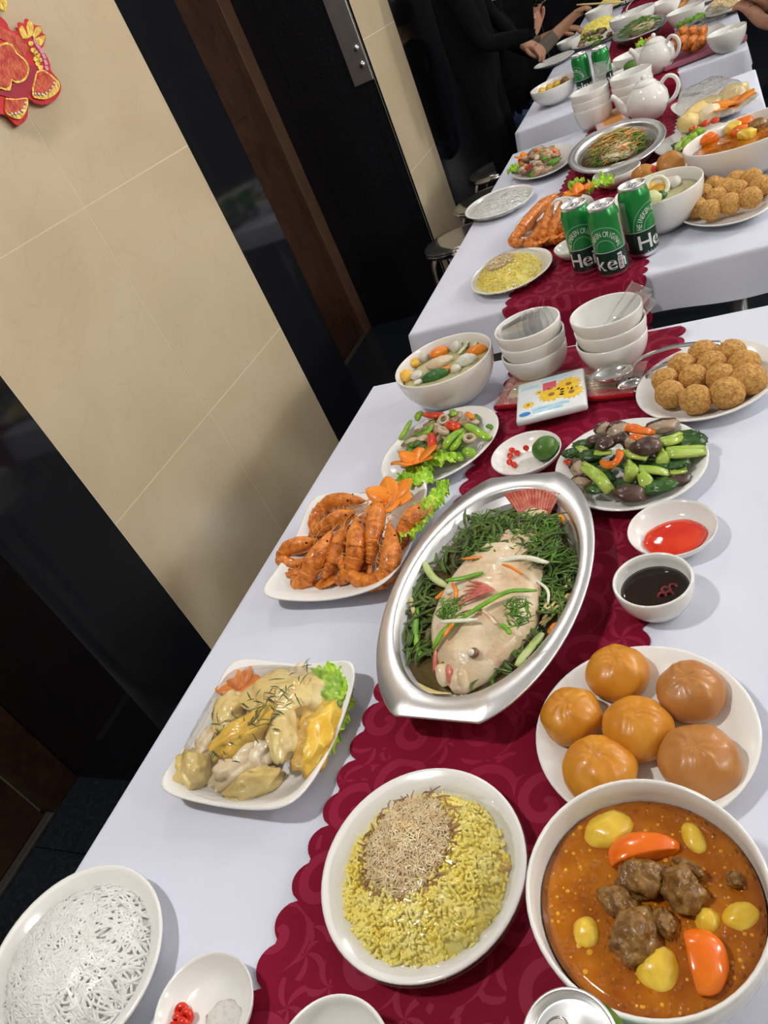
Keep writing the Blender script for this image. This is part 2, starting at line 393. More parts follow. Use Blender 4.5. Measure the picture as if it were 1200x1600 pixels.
def runner(p0, p1, half, y_edge0, y_edge1, label, ph=0):
    """a scalloped strip from p0 to p1 (x,y), bending down past the table ends"""
    p0, p1 = np.array(p0), np.array(p1); d = p1 - p0; L = np.linalg.norm(d); d /= L; nrm = np.array([d[1], -d[0]])
    step = .004; n = int(L / step); V, F = [], []
    for i in range(n + 1):
        s = i * step
        sc = abs(math.sin(math.pi * (s + ph) / .038)) ** .6
        w = half - .013 + .015 * sc
        c = p0 + d * s; z = 0; y = c[1]
        if y > y_edge1: z = -(y - y_edge1); c = c + d * (y_edge1 - y)
        if y < y_edge0: z = -(y_edge0 - y); c = c + d * (y_edge0 - y)
        off = .0 if z == 0 else min(.016, -z * .6)
        o = d * (off if y > y_edge1 else -off)
        for q in (-1, -.34, .34, 1):
            a = c + nrm * w * q + o; V.append((a[0], a[1], TT + .0022 + z))
        for q in (-1, -.34, .34, 1):
            a = c + nrm * w * q + o; V.append((a[0], a[1], TT + .0008 + z))
        if i:
            b, a = 8 * i, 8 * (i - 1)
            for k in range(3):
                F += [(a + k, a + k + 1, b + k + 1, b + k), (a + 4 + k, b + 4 + k, b + 5 + k, a + 5 + k)]
            F += [(a, b, b + 4, a + 4), (a + 3, a + 7, b + 7, b + 3)]
    return tag(obj('table_runner', (np.array(V), F), RUNNER, smooth=False), label, 'table runner')
runner((-.315, -.16), (-.236, 1.36), .152, -.13, 1.245, 'burgundy scalloped damask runner along the nearest table')
runner((-.320, 1.36), (-.245, 3.0), .150, 1.485, 2.895, 'burgundy scalloped damask runner along the second table', .01)
runner((-.262, 3.16), (-.300, 4.78), .150, 3.245, 4.67, 'burgundy scalloped damask runner along the third table', .02)
runner((-.300, 4.82), (-.300, 6.3), .150, 4.905, 6.33, 'burgundy scalloped damask runner along the farthest table', .02)

# ------------------------------------------------------------------ crockery
def plate_prof(R, h, t=.0035):
    return [(0, .002), (.52 * R, .002), (.56 * R, 0), (.60 * R, .0005), (.63 * R, .003), (.80 * R, h * .38), (.97 * R, h * .92), (R, h), (.995 * R, h + t * .5), (.965 * R, h + t * .45),
            (.80 * R, h * .38 + t), (.66 * R, .0055), (.55 * R, .005), (0, .005)]
def bowl_prof(R, H, t=.0035, foot=.48):
    pr = [(0, .004), (foot * R - .003, .004), (foot * R - .002, 0), (foot * R + .002, 0), (foot * R + .003, .005)]
    for k in range(1, 9):
        q = k / 8; pr.append((foot * R + .003 + (R - foot * R - .003) * math.sin(q * math.pi / 2) ** .95, .005 + (H - .005) * (1 - math.cos(q * math.pi / 2)) ** .82))
    pr += [(R - .0005, H + .0018), (R - t * .6, H + .0022), (R - t, H + .0008)]
    for k in range(7, 0, -1):
        q = k / 8; pr.append((foot * R - t * .4 + (R - foot * R - t * .6) * math.sin(q * math.pi / 2) ** .95, .009 + (H - .009) * (1 - math.cos(q * math.pi / 2)) ** .82))
    pr += [(foot * R * .5, .009), (0, .009)]
    return pr
def dish_prof(R, h): return [(0, .002), (.5 * R, .002), (.53 * R, 0), (.58 * R, .001), (.78 * R, .25 * h), (.94 * R, .68 * h), (R, h), (.985 * R, h + .0016), (.95 * R, h * .92), (.78 * R, .25 * h + .004), (.6 * R, .0055), (0, .005)]
Z0 = .0028                     # dishes stand on cloth and runner at this level
def plate(x, y, a, b, th, h, label, seg=64, n=2.0, lift=0, name='plate', cat='plate', dz=0):
    R = a; return tag(obj(name, lathe(plate_prof(R, h), seg, 1, b / a, n, lift), CERAMIC, None, (x, y, TT + Z0 + dz), math.radians(th)), label, cat)
def bowl(x, y, R, H, label, sx=1, sy=1, th=0, seg=56, n=2.0, foot=.48, name='bowl', dz=0, wave=0):
    zm = (lambda t, r, z: wave * (r / R) ** 4 * math.cos(2 * t)) if wave else None
    return tag(obj(name, lathe(bowl_prof(R, H, foot=foot), seg, sx, sy, n, 0, zm), CERAMIC, None, (x, y, TT + Z0 + dz), math.radians(th)), label, 'bowl')
def dish(x, y, R, h, label, sx=1, sy=1, th=0, seg=48, name='sauce_dish'):
    return tag(obj(name, lathe(dish_prof(R, h), seg, sx, sy), CERAMIC, None, (x, y, TT + Z0), math.radians(th)), label, 'dish')
def liquid(name, x, y, R, z, mt, label, cat, sx=1, sy=1, th=0, amp=.0006, seed=0, seg=48):
    pr = [(0, 0)] + [(R * k / 8, 0) for k in range(1, 9)] + [(R * .97, -.006), (0, -.006)]
    v, f = lathe(pr, seg, sx, sy)
    for i in range(len(v)):
        if v[i][2] > -.001: v[i][2] += amp * noise.noise(Vector(v[i]) * 90 + Vector((seed, 0, 0)))
    return tag(obj(name, (v, f), mt, None, (x, y, TT + Z0 + z), math.radians(th)), label, cat)
def film(x, y, a, b, th, rim, hfun, label, mt=None, n=2.0, seg=72, rings=18, over=1.01, amp=.0018, seed=0):
    """cling film stretched from the rim of a dish over its food"""
    V, F = [(0, 0, hfun(0, 0))], []
    for k in range(1, rings + 1):
        q = k / rings
        for s in range(seg):
            t = 2 * math.pi * s / seg; c, sn = math.cos(t), math.sin(t); g = (abs(c) ** n + abs(sn) ** n) ** (-1 / n)
            px, py = a * over * q * g * c, b * over * q * g * sn
            e = min(1, (1 - q) / .28); e = e * e * (3 - 2 * e)
            z = rim + (hfun(px, py) - rim) * e
            z += amp * noise.noise(Vector((px * 55 + seed, py * 22, 0))) * (.3 + .7 * e) * (1 if q < 1 else 0)
            V.append((px, py, z if k < rings else rim - .004))
    for s in range(seg): F.append((0, 1 + s, 1 + (s + 1) % seg))
    for k in range(rings - 1):
        for s in range(seg):
            s2 = (s + 1) % seg; F.append((1 + k * seg + s, 1 + (k + 1) * seg + s, 1 + (k + 1) * seg + s2, 1 + k * seg + s2))
    return tag(obj('cling_film', (np.array(V), F), mt or FILM, None, (x, y, TT + Z0), math.radians(th)), label, 'cling film')

# ------------------------------------------------------------------ food helpers
def piece(name, a, b, w, h, mt, label, cat, group=None, seed=0, amp=.14, sub=3, flat=None, amp2=0, extra=.35, sq=1, freq=2.0):
    a, b = Vector(a), Vector(b); d = b - a; L = max(d.length, 1e-4)
    R = Matrix.Rotation(math.atan2(d.y, d.x), 4, 'Z') @ Matrix.Rotation(-math.asin(max(-1, min(1, d.z / L))), 4, 'Y')
    return tag(obj(name, move(blob(L / 2 + w * extra, w, h, sub, amp, freq, seed, flat, amp2, 6, sq), R=R), mt, None, (a + b) / 2), label, cat, group)
def strip(name, pts, r, mt, label, cat, group=None, flat=.6, sides=8, taper=True, n=5, kind=None, parent=None):
    pts = catmull([tuple(p) for p in pts], n); k = len(pts); o = np.array(pts[k // 2]); o0 = Vector(o)
    rad = [r * (min(1, .55 + 3 * min(i, k - 1 - i) / k) if taper else 1) for i in range(k)]
    q = obj(name, tube([p - o for p in pts], rad, sides, flat), mt, parent, o0)
    return tag(q, label, cat, group, kind)
def curl_strip(p, L, r, rz, bend, z):
    """points of a curved strip centred on p"""
    out = []
    for t in (-.5, -.17, .17, .5):
        out.append((p[0] + math.cos(rz) * L * t - math.sin(rz) * bend * (t * t * 4 - .3), p[1] + math.sin(rz) * L * t + math.cos(rz) * bend * (t * t * 4 - .3), p[2] + z * (1 - 4 * t * t)))
    return out
PRAWN = pbr('fried_prawn_shell', (.34, .085, .010), (.82, .28, .045), scale=95, rough=.28, coat=.5, bump=.5, bscale=260, c3=(.66, .19, .022), ramp=(.3, .66))
PRAWN_L = pbr('prawn_legs', (.62, .30, .09), rough=.35, coat=.4)
EYE = pbr('black_eye', (.012, .008, .006), rough=.2)
def prawn(pts, label, group, r=.0098, seed=0, legs=True, name='prawn'):
    rg = seeded(seed); P = catmull([tuple(p) for p in pts], 9); base = np.array(P[len(P) // 2]); base[2] = min(p[2] for p in P) - r
    P = [p - base for p in P]; n = len(P)
    t = empty(name, label, 'prawn', tuple(base), 0, group)
    hN = int(n * .40)
    hr = [r * (.14 + .92 * min(1, (i / max(1, hN)) * 1.7) ** .75) for i in range(hN + 1)]
    obj('head', tube(P[:hN + 1], hr, 10, 1.12), PRAWN, t)
    B = P[hN:]; k = len(B); fine = catmull(B, 3); kk = len(fine); rad = []
    for i in range(kk):
        q = i / (kk - 1); seg = (q * 6.5) % 1
        rad.append(r * (1.04 - .55 * q ** 1.5) * (1.07 - .17 * seg))
    obj('body', tube(fine, rad, 10, 1.0), PRAWN, t)
    d = fine[-1] - fine[-5]; d /= np.linalg.norm(d) + 1e-9; s = np.cross(d, (0, 0, 1)); s /= np.linalg.norm(s) + 1e-9
    fan = []
    for a in (-.55, -.2, .2, .55):
        e = fine[-1] + (d * math.cos(a) + s * math.sin(a)) * r * 1.9 + np.array((0, 0, .002))
        fan.append(tube([fine[-1], (fine[-1] + e) / 2, e], [r * .25, r * .42, r * .12], 6, .35))
    obj('tail_fan', merge(fan), PRAWN, t)
    i = max(1, int(hN * .38)); dd = P[i + 1] - P[i - 1]; dd /= np.linalg.norm(dd) + 1e-9; sd = np.cross(dd, (0, 0, 1)); sd /= np.linalg.norm(sd) + 1e-9
    obj('eyes', merge([move(blob(.0019, .0019, .0019, 2, 0), P[i] + sd * q * hr[i] * .75 + np.array((0, 0, hr[i] * .65))) for q in (-1, 1)]), EYE, t)
    if legs:
        LG = []
        for j in range(7):
            i = int(hN * (.45 + .55 * j / 6)) + (0 if j < 5 else 3); i = min(i, n - 3); q = 1 if seed % 2 else -1
            o = P[i] + sd * q * r * .75; e1 = o + sd * q * r * rg.uniform(.5, 1.1) - dd * r * .8 + np.array((0, 0, -.002)); e2 = e1 - dd * r * rg.uniform(.6, 1.6) * 1.2 - sd * q * r * .2 + np.array((0, 0, rg.uniform(-.003, .004)))
            LG.append(tube(catmull([o, e1, e2], 3), [.0010, .0010, .0009, .0008, .0007, .0006, .0004], 5))
        obj('legs', merge(LG), PRAWN_L, t)
        AN = []
        for q in (-1, 1):
            o = P[0]; e = o - dd * r * 1.0 + sd * q * r * .4
            AN.append(tube(catmull([o, e, e + dd * r * 1.2 + sd * q * r * rg.uniform(.8, 1.3) + np.array((0, 0, .002)), e + dd * r * 3.0 + sd * q * r * rg.uniform(.8, 1.4)], 4), .0006, 4))
        obj('antennae', merge(AN), PRAWN_L, t)
    return t
LETT = pbr('lettuce', (.22, .50, .02), (.52, .78, .07), scale=60, rough=.42, bump=.3, bscale=120, ramp=(.3, .7))
LETT_D = pbr('lettuce_dark', (.09, .26, .02), (.27, .52, .05), scale=30, rough=.42, bump=.3, bscale=120)
def lettuce(c, lx, ly, rz, label, seed=0, mt=None, ruf=.009, nx=54, ny=40, tilt=0, group=None):
    V, F = [], []; o = Vector((seed * 3.3, seed * 1.7, 0))
    for j in range(ny + 1):
        for i in range(nx + 1):
            u, v = i / nx * 2 - 1, j / ny * 2 - 1
            edge = max(abs(u), abs(v)) ** 2.2; k = 1 + .16 * noise.noise(Vector((u * 2.2, v * 2.2, seed))) 
            x, y = u * lx * k * (1 - .18 * v * v), v * ly * k * (1 - .28 * u * u)
            z = ruf * (.3 + .7 * edge) * (noise.noise(Vector((x * 110 + seed, y * 110, 3))) * 1.5 + .9 * noise.noise(Vector((x * 260, y * 260, seed)))) + ruf * .8 + .004 * (1 - u * u)
            f2 = .0045 * (.3 + edge) * noise.noise(Vector((x * 190, y * 190, seed + 9)))
            V.append((x + f2, y - f2, max(-.004, z + v * tilt)))
    for j in range(ny):
        for i in range(nx):
            a = j * (nx + 1) + i; F.append((a, a + 1, a + nx + 2, a + nx + 1))
    return tag(obj('lettuce_leaf', (np.array(V), F), mt or LETT, None, c, rz), label, 'lettuce', group)
CARROT = pbr('carrot', (.80, .20, .012), (.88, .29, .025), scale=40, rough=.35, coat=.25)
def carrot_flower(c, r, label, seed=0, k=6, up=.55, skip=(), tilt=(0, 0)):
    rg = seeded(seed); t = empty('carrot_flower', label, 'garnish', c); t.rotation_euler = (tilt[0], tilt[1], rg.random() * 6)
    for i in range(k):
        if i in skip: continue
        L, w = r * rg.uniform(.92, 1.1), r * .37; V, F = [], []
        for a in range(9):
            q = a / 8; ww = w * (math.sin(math.pi * min(1, q * .93 + .07)) ** .7) * (1 if q < 1 else 0) + .0004
            z = up * r * q * (1 - .25 * q)
            for s in (-1, 0, 1):
                for dz in (0, -.0016): V.append((q * L, s * ww, z + dz + (0 if s else -.0018)))
        for a in range(8):
            for s in range(2):
                b0 = a * 6 + s * 2; F += [(b0, b0 + 2, b0 + 8, b0 + 6), (b0 + 1, b0 + 7, b0 + 9, b0 + 3)]
            F += [(a * 6, a * 6 + 6, a * 6 + 7, a * 6 + 1), (a * 6 + 4, a * 6 + 5, a * 6 + 11, a * 6 + 10)]
        p = obj('petal', (np.array(V), F), CARROT, t); p.rotation_euler = (0, rg.uniform(-.12, .12), 2 * math.pi * i / k + rg.uniform(-.08, .08))
    obj('heart', blob(r * .2, r * .2, r * .14, 2, .1), CARROT, t)
    return t
GRAIN = lathe([(0, -.5), (.16, -.36), (.2, 0), (.15, .36), (0, .5)], 5)
YRICE = pbr('yellow_sticky_rice', (.98, .80, .10), (1.0, .93, .36), scale=60, rough=.35, coat=.15, ramp=(.3, .7), sss=.0)
WNOOD = pbr('white_noodle', (.86, .86, .83), (.90, .90, .88), scale=60, rough=.35, coat=.2)
FLOSS = pbr('meat_floss', (.80, .60, .32), (.90, .76, .50), scale=90, rough=.8)
SHALLOT = pbr('fried_shallot', (.30, .12, .03), (.52, .27, .09), scale=70, rough=.6)
def mound(x, y, a, b, th, z0, h, name, mt, label, cat, seed=0, n=1500, gl=.0062, edge=.55, kind='stuff'):
    """rice heaped on a plate: a lumpy heap of grains in one mesh"""
    rg = seeded(seed)
    def H(px, py):
        q = math.hypot(px / a, py / b); return h * max(0, 1 - q ** 2.4) ** edge + .0045 * noise.noise(Vector((px * 70, py * 70, seed))) * (q < 1)
    V, F = lathe([(0, 0)] + [(k / 14, 0) for k in range(1, 15)], 48)
    for p in V:
        q = 1 + .07 * noise.noise(Vector((p[0] * 3, p[1] * 3, seed + 4)))
        p[0] *= a * q; p[1] *= b * q; p[2] = max(0, H(p[0] / q * .999, p[1] / q * .999)) - .001
    T = []
    for i in range(n):
        t = rg.random() * 6.283; q = math.sqrt(rg.random()) * 1.01; q *= 1 + .07 * noise.noise(Vector((q * math.cos(t) * 3, q * math.sin(t) * 3, seed + 4)))
        px, py = a * q * math.cos(t), b * q * math.sin(t); s = gl * rg.uniform(.8, 1.2)
        T.append((rot3(rg.random() * 3 + 1.57, rg.uniform(-.5, .5), rg.random() * 6.28) * s, np.array((px, py, max(.001, H(px, py)) + rg.uniform(-.0005, .0016)))))
    o = tag(obj(name, merge([(V, F), scatter(GRAIN, T)]), mt, None, (x, y, TT + Z0 + z0), math.radians(th)), label, cat, None, kind)
    return o, H
def fibres(x, y, z0, a, b, th, n, Hf, mt, label, name, cat, seed=0, L=.009, r=.0005, off=(0, 0)):
    rg = seeded(seed); parts = []
    for i in range(n):
        t = rg.random() * 6.283; q = rg.random() ** .6; px, py = off[0] + a * q * math.cos(t), off[1] + b * q * math.sin(t)
        z = Hf(px, py) + rg.uniform(.001, .006) * (1 - q * .6); d = rg.random() * 6.28; l = L * rg.uniform(.6, 1.4)
        e = np.array((math.cos(d) * l, math.sin(d) * l, rg.uniform(-.002, .002))); m_ = np.array((rg.uniform(-.002, .002), rg.uniform(-.002, .002), .002))
        p = np.array((px, py, z)); parts.append(tube([p - e / 2, p + m_, p + e / 2], [r * .7, r, r * .6], 4, 1, False))
    return tag(obj(name, merge(parts), mt, None, (x, y, TT + Z0 + z0), math.radians(th)), label, cat, None, 'stuff')
def noodles(x, y, a, b, th, z0, h, label, n=260, seed=0, r=.0011):
    rg = seeded(seed); parts = []
    V, F = lathe([(0, 0)] + [(k / 10, 0) for k in range(1, 11)], 40)
    Hf = lambda px, py: h * max(0, 1 - (math.hypot(px / a, py / b)) ** 2.2) ** .7 + .003 * noise.noise(Vector((px * 60, py * 60, seed)))
    for p in V: p[0] *= a; p[1] *= b; p[2] = max(0, Hf(p[0], p[1])) - .0012
    parts.append((V, F))
    for i in range(n):
        t = rg.random() * 6.283; q = math.sqrt(rg.random()) * .95; cx, cy = a * q * math.cos(t), b * q * math.sin(t)
        R0 = rg.uniform(.012, .05); a0 = rg.random() * 6.28; sw = rg.uniform(1.6, 4.2); pts = []
        for k in range(17):
            w = a0 + sw * k / 16; px, py = cx + R0 * (math.cos(w) - math.cos(a0)), cy + R0 * .8 * (math.sin(w) - math.sin(a0)); rr = math.hypot(px / a, py / b)
            if rr > .99: px, py = px / rr * .99, py / rr * .99
            pts.append((px, py, Hf(px, py) + r * rg.uniform(.2, 1.8)))
        parts.append(tube(pts, r, 5))
    o = tag(obj('rice_noodles', merge(parts), WNOOD, None, (x, y, TT + Z0 + z0), math.radians(th)), label, 'noodles', None, 'stuff')
    return Hf
BUN = pbr('bun_crust', (.56, .20, .014), (.70, .32, .035), scale=38, rough=.36, coat=.18, ramp=(.25, .75), bump=.12, bscale=90)
BUN_B = pbr('bun_crust_brown', (.42, .165, .035), (.56, .25, .075), scale=38, rough=.36, coat=.18, ramp=(.25, .75), bump=.12, bscale=90)
def bun_mesh(R, seed):
    V, F = lathe([(0, 1)] + [(math.sin(math.pi * k / 30), math.cos(math.pi * k / 30)) for k in range(1, 30)] + [(0, -1)], 64)
    for p in V:
        th = math.acos(max(-1, min(1, p[2]))); ph = math.atan2(p[1], p[0])
        w = math.sin(8 * ph + seed + 5.5 * noise.noise(Vector((p[0] * 1.7, p[1] * 1.7, seed)))) * (.4 + .9 * abs(noise.noise(Vector((ph * 1.3, seed, 1)))))
        pl = math.exp(-((th - .55) / .42) ** 2) * .034 * w + .07 * noise.noise(Vector(p) * 1.6 + Vector((seed * 5, 0, 0)))
        dm = .10 * math.exp(-(th / .16) ** 2)
        p *= (1 + pl); p[2] -= dm
        p[2] = max(p[2] * .80, -.52)
        if p[2] < -.4: p[0] *= .95; p[1] *= .95
    return V * R, F
BALL = pbr('breaded_crust', (.50, .215, .045), (.76, .44, .13), scale=220, rough=.65, bump=1.0, bscale=380, ramp=(.35, .62))
BALLM = [mdata('fried_ball', blob(.021, .021, .020, 4, .05, 2, s, None, .05, 14), BALL) for s in range(4)]
def ball(p, r, label, i, group):
    o = tag(obj('fried_ball', BALLM[i % 4], None, None, p, i * 1.3), label, 'fried ball', group); k = r / .021; o.scale = (k, k, k); return o

# ------------------------------------------------------------------ nearest table, front row
# noodles under film at the lower left
NX, NY = -.648, .132
plate(NX, NY, .106, .092, 169, .02, 'white oval plate under the film-wrapped noodles, lower left corner')
Hn = noodles(NX, NY, .090, .077, 169, .006, .032, 'heap of white rice noodles on the near plate, lower left corner', 380, 3, .0014)
film(NX, NY, .106, .092, 169, .021, lambda x, y: .012 + .032 * max(0, 1 - math.hypot(x / .1, y / .088) ** 2.2), 'cling film stretched over the near white noodles', seed=2)
# chilli and salt dish
CX, CY = -.474, .122
dish(CX, CY, .049, .020, 'small white dish of salt and red chilli rings at bottom edge', 1, .9)
CHILI = pbr('red_chilli', (.62, .018, .008), (.74, .05, .015), scale=60, rough=.2, coat=.5)
SALT = pbr('salt', (.78, .76, .72), (.66, .62, .56), scale=300, rough=.9, bump=.5, bscale=800, ramp=(.5, .75))
def salt_heap(x, y, a, b, z, label):
    v, f = blob(a, b, .0025, 3, .25, 2, 3, .2); return tag(obj('salt', (v, f), SALT, None, (x, y, TT + Z0 + z)), label, 'salt', None, 'stuff')
salt_heap(CX + .015, CY - .002, .018, .016, .0058, 'peppered salt heap in the dish at bottom edge')
def chili_ring(p, r, rx, ry, label, group=None):
    t = tag(obj('chilli_ring', torus(r * .8, r * .62, 16, 8, 1.1), CHILI, None, p), label, 'chilli', group); t.rotation_euler = (rx, ry, 0); return t
for i, (px, py) in enumerate([(284, 1580), (292, 1588), (280, 1593), (288, 1599), (276, 1604)]):
    chili_ring(at(px, py, .013 + .002 * (i % 2)), .0050, .5 + .3 * i, .4 - .3 * i, 'red chilli ring heaped in the dish at bottom edge', 'chilli rings at bottom edge')
# rim of a dish cut by the lower edge
p = at(515, 1674, .04); bowl(p.x, p.y, .050, .038, 'small white bowl cut off by the bottom edge')

# yellow rice
RX, RY = -.308, .265
plate(RX, RY, .097, .096, 0, .020, 'round white plate under near yellow sticky rice', name='plate')
_, Hr = mound(RX + .002, RY - .004, .080, .078, 0, .006, .024, 'sticky_rice', YRICE, 'heap of yellow sticky rice on the large round near plate', 'rice', 5, 1900, .0085)
def Hr2(x, y): return max(.002, Hr(x, y))
fibres(RX, RY, .006, .048, .056, 0, 260, Hr2, SHALLOT, 'ring of fried shallots around meat floss on near yellow rice', 'fried_shallots', 'shallots', 7, .013, .0009, (-.014, .018))
def Hfl(x, y): return Hr2(x, y) + .006 * max(0, 1 - math.hypot((x + .013) / .042, (y - .014) / .048) ** 2)
fibres(RX, RY, .006, .039, .047, 0, 2300, Hfl, FLOSS, 'pale shredded meat floss piled on the near yellow rice', 'meat_floss', 'meat floss', 8, .009, .0007, (-.014, .014))
piece('tofu_piece', at(789, 1352, .014), at(793, 1362, .014), .0055, .006, pbr('fried_tofu', (.62, .33, .09), (.75, .5, .18), scale=80, rough=.5), 'small fried cube at the right rim of near yellow rice', 'garnish', sq=.6)
film(RX, RY, .097, .096, 0, .021, lambda x, y: .008 + .034 * max(0, 1 - math.hypot(x / .092, y / .09) ** 2.6) ** .7, 'cling film stretched over the near yellow rice', seed=9, amp=.0022)

# beef stew
SX, SY = -.106, .241
bowl(SX, SY, .0825, .083, 'big white bowl of beef stew in front', foot=.52)
def broth_mat(name, c1, c2, scale, oil):
    mt = pbr(name, c1, c2, scale=scale, rough=.09, coat=.1, ramp=(.3, .7)); nt = mt.node_tree; b = nt.nodes['Principled BSDF']
    tc = nd(nt, 'ShaderNodeTexCoord'); vo = nd(nt, 'ShaderNodeTexVoronoi'); vo.inputs['Scale'].default_value = 190; nt.links.new(tc.outputs['Object'], vo.inputs['Vector'])
    r = nd(nt, 'ShaderNodeValToRGB'); e = r.color_ramp.elements; e[0].position = .0; e[0].color = (1, 1, 1, 1); e[1].position = .42; e[1].color = (0, 0, 0, 1)
    nt.links.new(vo.outputs['Distance'], r.inputs[0]); bp = nd(nt, 'ShaderNodeBump'); bp.inputs['Strength'].default_value = oil; bp.inputs['Distance'].default_value = .003
    nt.links.new(r.outputs[0], bp.inputs['Height']); nt.links.new(bp.outputs[0], b.inputs['Normal']); return mt
STEW = broth_mat('stew_broth', (.27, .060, .002), (.52, .17, .006), 34, .5)
liquid('stew_broth', SX, SY, .0755, .064, STEW, 'orange-brown broth in the big front stew bowl', 'broth')
POTATO = pbr('potato', (.70, .42, .02), (.84, .60, .08), scale=60, rough=.3, coat=.4)
BEEF = pbr('stewed_beef', (.14, .055, .010), (.36, .19, .05), scale=70, rough=.33, coat=.5, bump=.8, bscale=130, dist=1.5)
def z7(x, y): return (780 + x / 2.857, 1200 + y / 2.857)
SL = .066
def st(x, y, dz=-.001): return at(*z7(x, y), SL + dz)
for i, (a, b, w, h, lab) in enumerate([((415, 310), (570, 245), .0145, .010, 'potato chunk at the upper left of the front stew'), ((840, 265), (900, 370), .008, .007, 'potato wedge at the upper right of the front stew'),
        ((380, 690), (400, 790), .0095, .008, 'potato chunk at the left edge of the front stew'), ((670, 950), (750, 840), .0145, .009, 'potato chunk beside the lower carrot in front stew'),
        ((910, 650), (950, 720), .0085, .008, 'pale potato chunk above the lower carrot in front stew'), ((1020, 690), (1140, 640), .009, .006, 'potato wedge at the right edge of the front stew')]):
    piece('potato_chunk', st(*a), st(*b), w, h, POTATO, lab, 'potato', 'potato chunks in the front stew', i + 2, .12, 4, sq=1, amp2=.03, freq=1.2)
def wedge(name, a, b, w, h, mt, label, cat, seed):
    a, b = Vector(a), Vector(b); d = b - a; v, f = blob(1, 1, 1, 4, .05, 2, seed)
    for p in v:
        p[0] *= d.length / 2; k = 1 - .25 * (p[0] / (d.length / 2) + 1) / 2; y = p[1] * w * k
        p[1] = y if y > -.25 * w else -.25 * w + .12 * (y + .25 * w); p[2] *= h * k
    R = Matrix.Rotation(math.atan2(d.y, d.x), 4, 'Z') @ Matrix.Rotation(-math.asin(d.z / d.length), 4, 'Y')
    return tag(obj(name, move((v, f), R=R), mt, None, (a + b) / 2), label, cat)
CARROT_S = pbr('stewed_carrot', (.78, .135, .006), (.84, .20, .012), scale=30, rough=.18, coat=.6)
rg = seeded(33); parts = []
for i in range(150):
    q = math.sqrt(rg.random()) * .072; a = rg.random() * 6.28; r = rg.uniform(.0005, .0016) * (1.5 if i % 9 == 0 else 1)
    parts.append(move(lathe([(0, .5), (.6, .4), (1, 0)], 8), (q * math.cos(a), q * math.sin(a), 0), s=(r, r, r * .7)))
tag(obj('oil_droplets', merge(parts), pbr('stew_oil', (.62, .26, .01), (.70, .36, .02), scale=60, rough=.04, coat=.6), None, (SX, SY, TT + Z0 + .0642)), 'oil droplets floating on the front stew', 'oil', None, 'stuff')
wedge('carrot_chunk', st(490, 420, .006), st(800, 340, .004), .018, .012, CARROT_S, 'orange carrot wedge above the beef in front stew', 'carrot', 1)
wedge('carrot_chunk', st(860, 720, .006), st(930, 1020, .006), .021, .012, CARROT_S, 'large orange carrot wedge at bottom right of front stew', 'carrot', 2)
for i, (a, b, w, h, lab) in enumerate([((560, 520), (720, 470), .0135, .013, 'beef chunk left of the tallest one in front stew'), ((800, 480), (850, 620), .014, .015, 'dark beef chunk at upper right of the stew meat'), ((470, 560), (600, 640), .010, .009, 'stringy beef piece on the left of the stew meat'),
        ((560, 830), (660, 670), .0155, .013, 'broad beef chunk at the lower end of the stew meat'), ((720, 640), (750, 740), .007, .008, 'small beef shred between the large stew chunks'), ((780, 420), (900, 480), .006, .009, 'fatty beef strip on top of the stew meat'), ((1030, 505), (1070, 485), .0055, .005, 'lone beef scrap near the right rim of front stew')]):
    piece('beef_chunk', st(*a, .005), st(*b, .006), w, h, BEEF, lab, 'beef', 'beef chunks in the front stew', i + 11, .30, 4, amp2=.14)

# can at the bottom edge and fried buns are built further down with their own makers
BX, BY = -.125, .414
plate(BX, BY, .099, .098, 0, .018, 'round white plate under six baked buns')
def z6(x, y): return (780 + x / 2.857, 960 + y / 2.857)
BUNLAB = ['glossy bun at the back of the plate', 'glossy bun at the left edge of the plate beside the steel tray', 'glossy bun in the middle of the other five', 'brown bun at the far right of the bun plate', 'brown bun at the front right of the bun plate', 'glossy bun at the front left against the stew bowl']
for i, (x, y) in enumerate([(528, 262), (323, 452), (620, 512), (855, 345), (895, 660), (450, 700)]):
    p = at(*z6(x, y), .024); R = [.0305, .0295, .0315, .0305, .0330, .0325][i]
    t = empty('baked_bun', BUNLAB[i], 'bun', (p.x, p.y, TT + Z0 + .0055), i * .9, 'baked buns on the near plate')
    obj('crust', move(bun_mesh(R, i + 1), (0, 0, .52 * R)), BUN_B if i in (3, 4) else BUN, t)
    obj('pinched_tip', blob(.0022, .0022, .0012, 2, .2), BUN, t, (0, 0, R * 1.24 - .003))

# sauce bowls
bowl(-.117, .584, .0415, .040, 'small white bowl of dark soy sauce with chilli', foot=.55)
SOY = pbr('soy_sauce', (.012, .004, .002), rough=.04, coat=.5)
liquid('soy_sauce', -.117, .584, .036, .026, SOY, 'dark soy sauce in the small white bowl', 'sauce', amp=.0002)
CHILI_D = pbr('dark_chilli', (.16, .012, .012), rough=.2, coat=.5)
for i, (px, py) in enumerate([(1040, 922), (1052, 918), (1046, 930), (1035, 932)]):
    p = at(px, py, .028); o = tag(obj('chilli_ring', torus(.004, .0017, 14, 6), CHILI_D, None, p), 'dark red chilli ring floating in the soy sauce', 'chilli', 'chilli rings in the soy sauce'); o.rotation_euler = (.3 * i, .2, 0)
dish(-.102, .687, .050, .022, 'round white dish of red chilli sauce')
KET = pbr('chilli_sauce', (.62, .018, .006), (.72, .05, .012), scale=30, rough=.06, coat=.6, spec=.6)
v, f = blob(.036, .030, .006, 4, .08, 2, 4, .5)
tag(obj('chilli_sauce', (v, f), KET, None, (-.100, .683, TT + Z0 + .0095), .2), 'pool of bright red chilli sauce in the white dish', 'sauce')

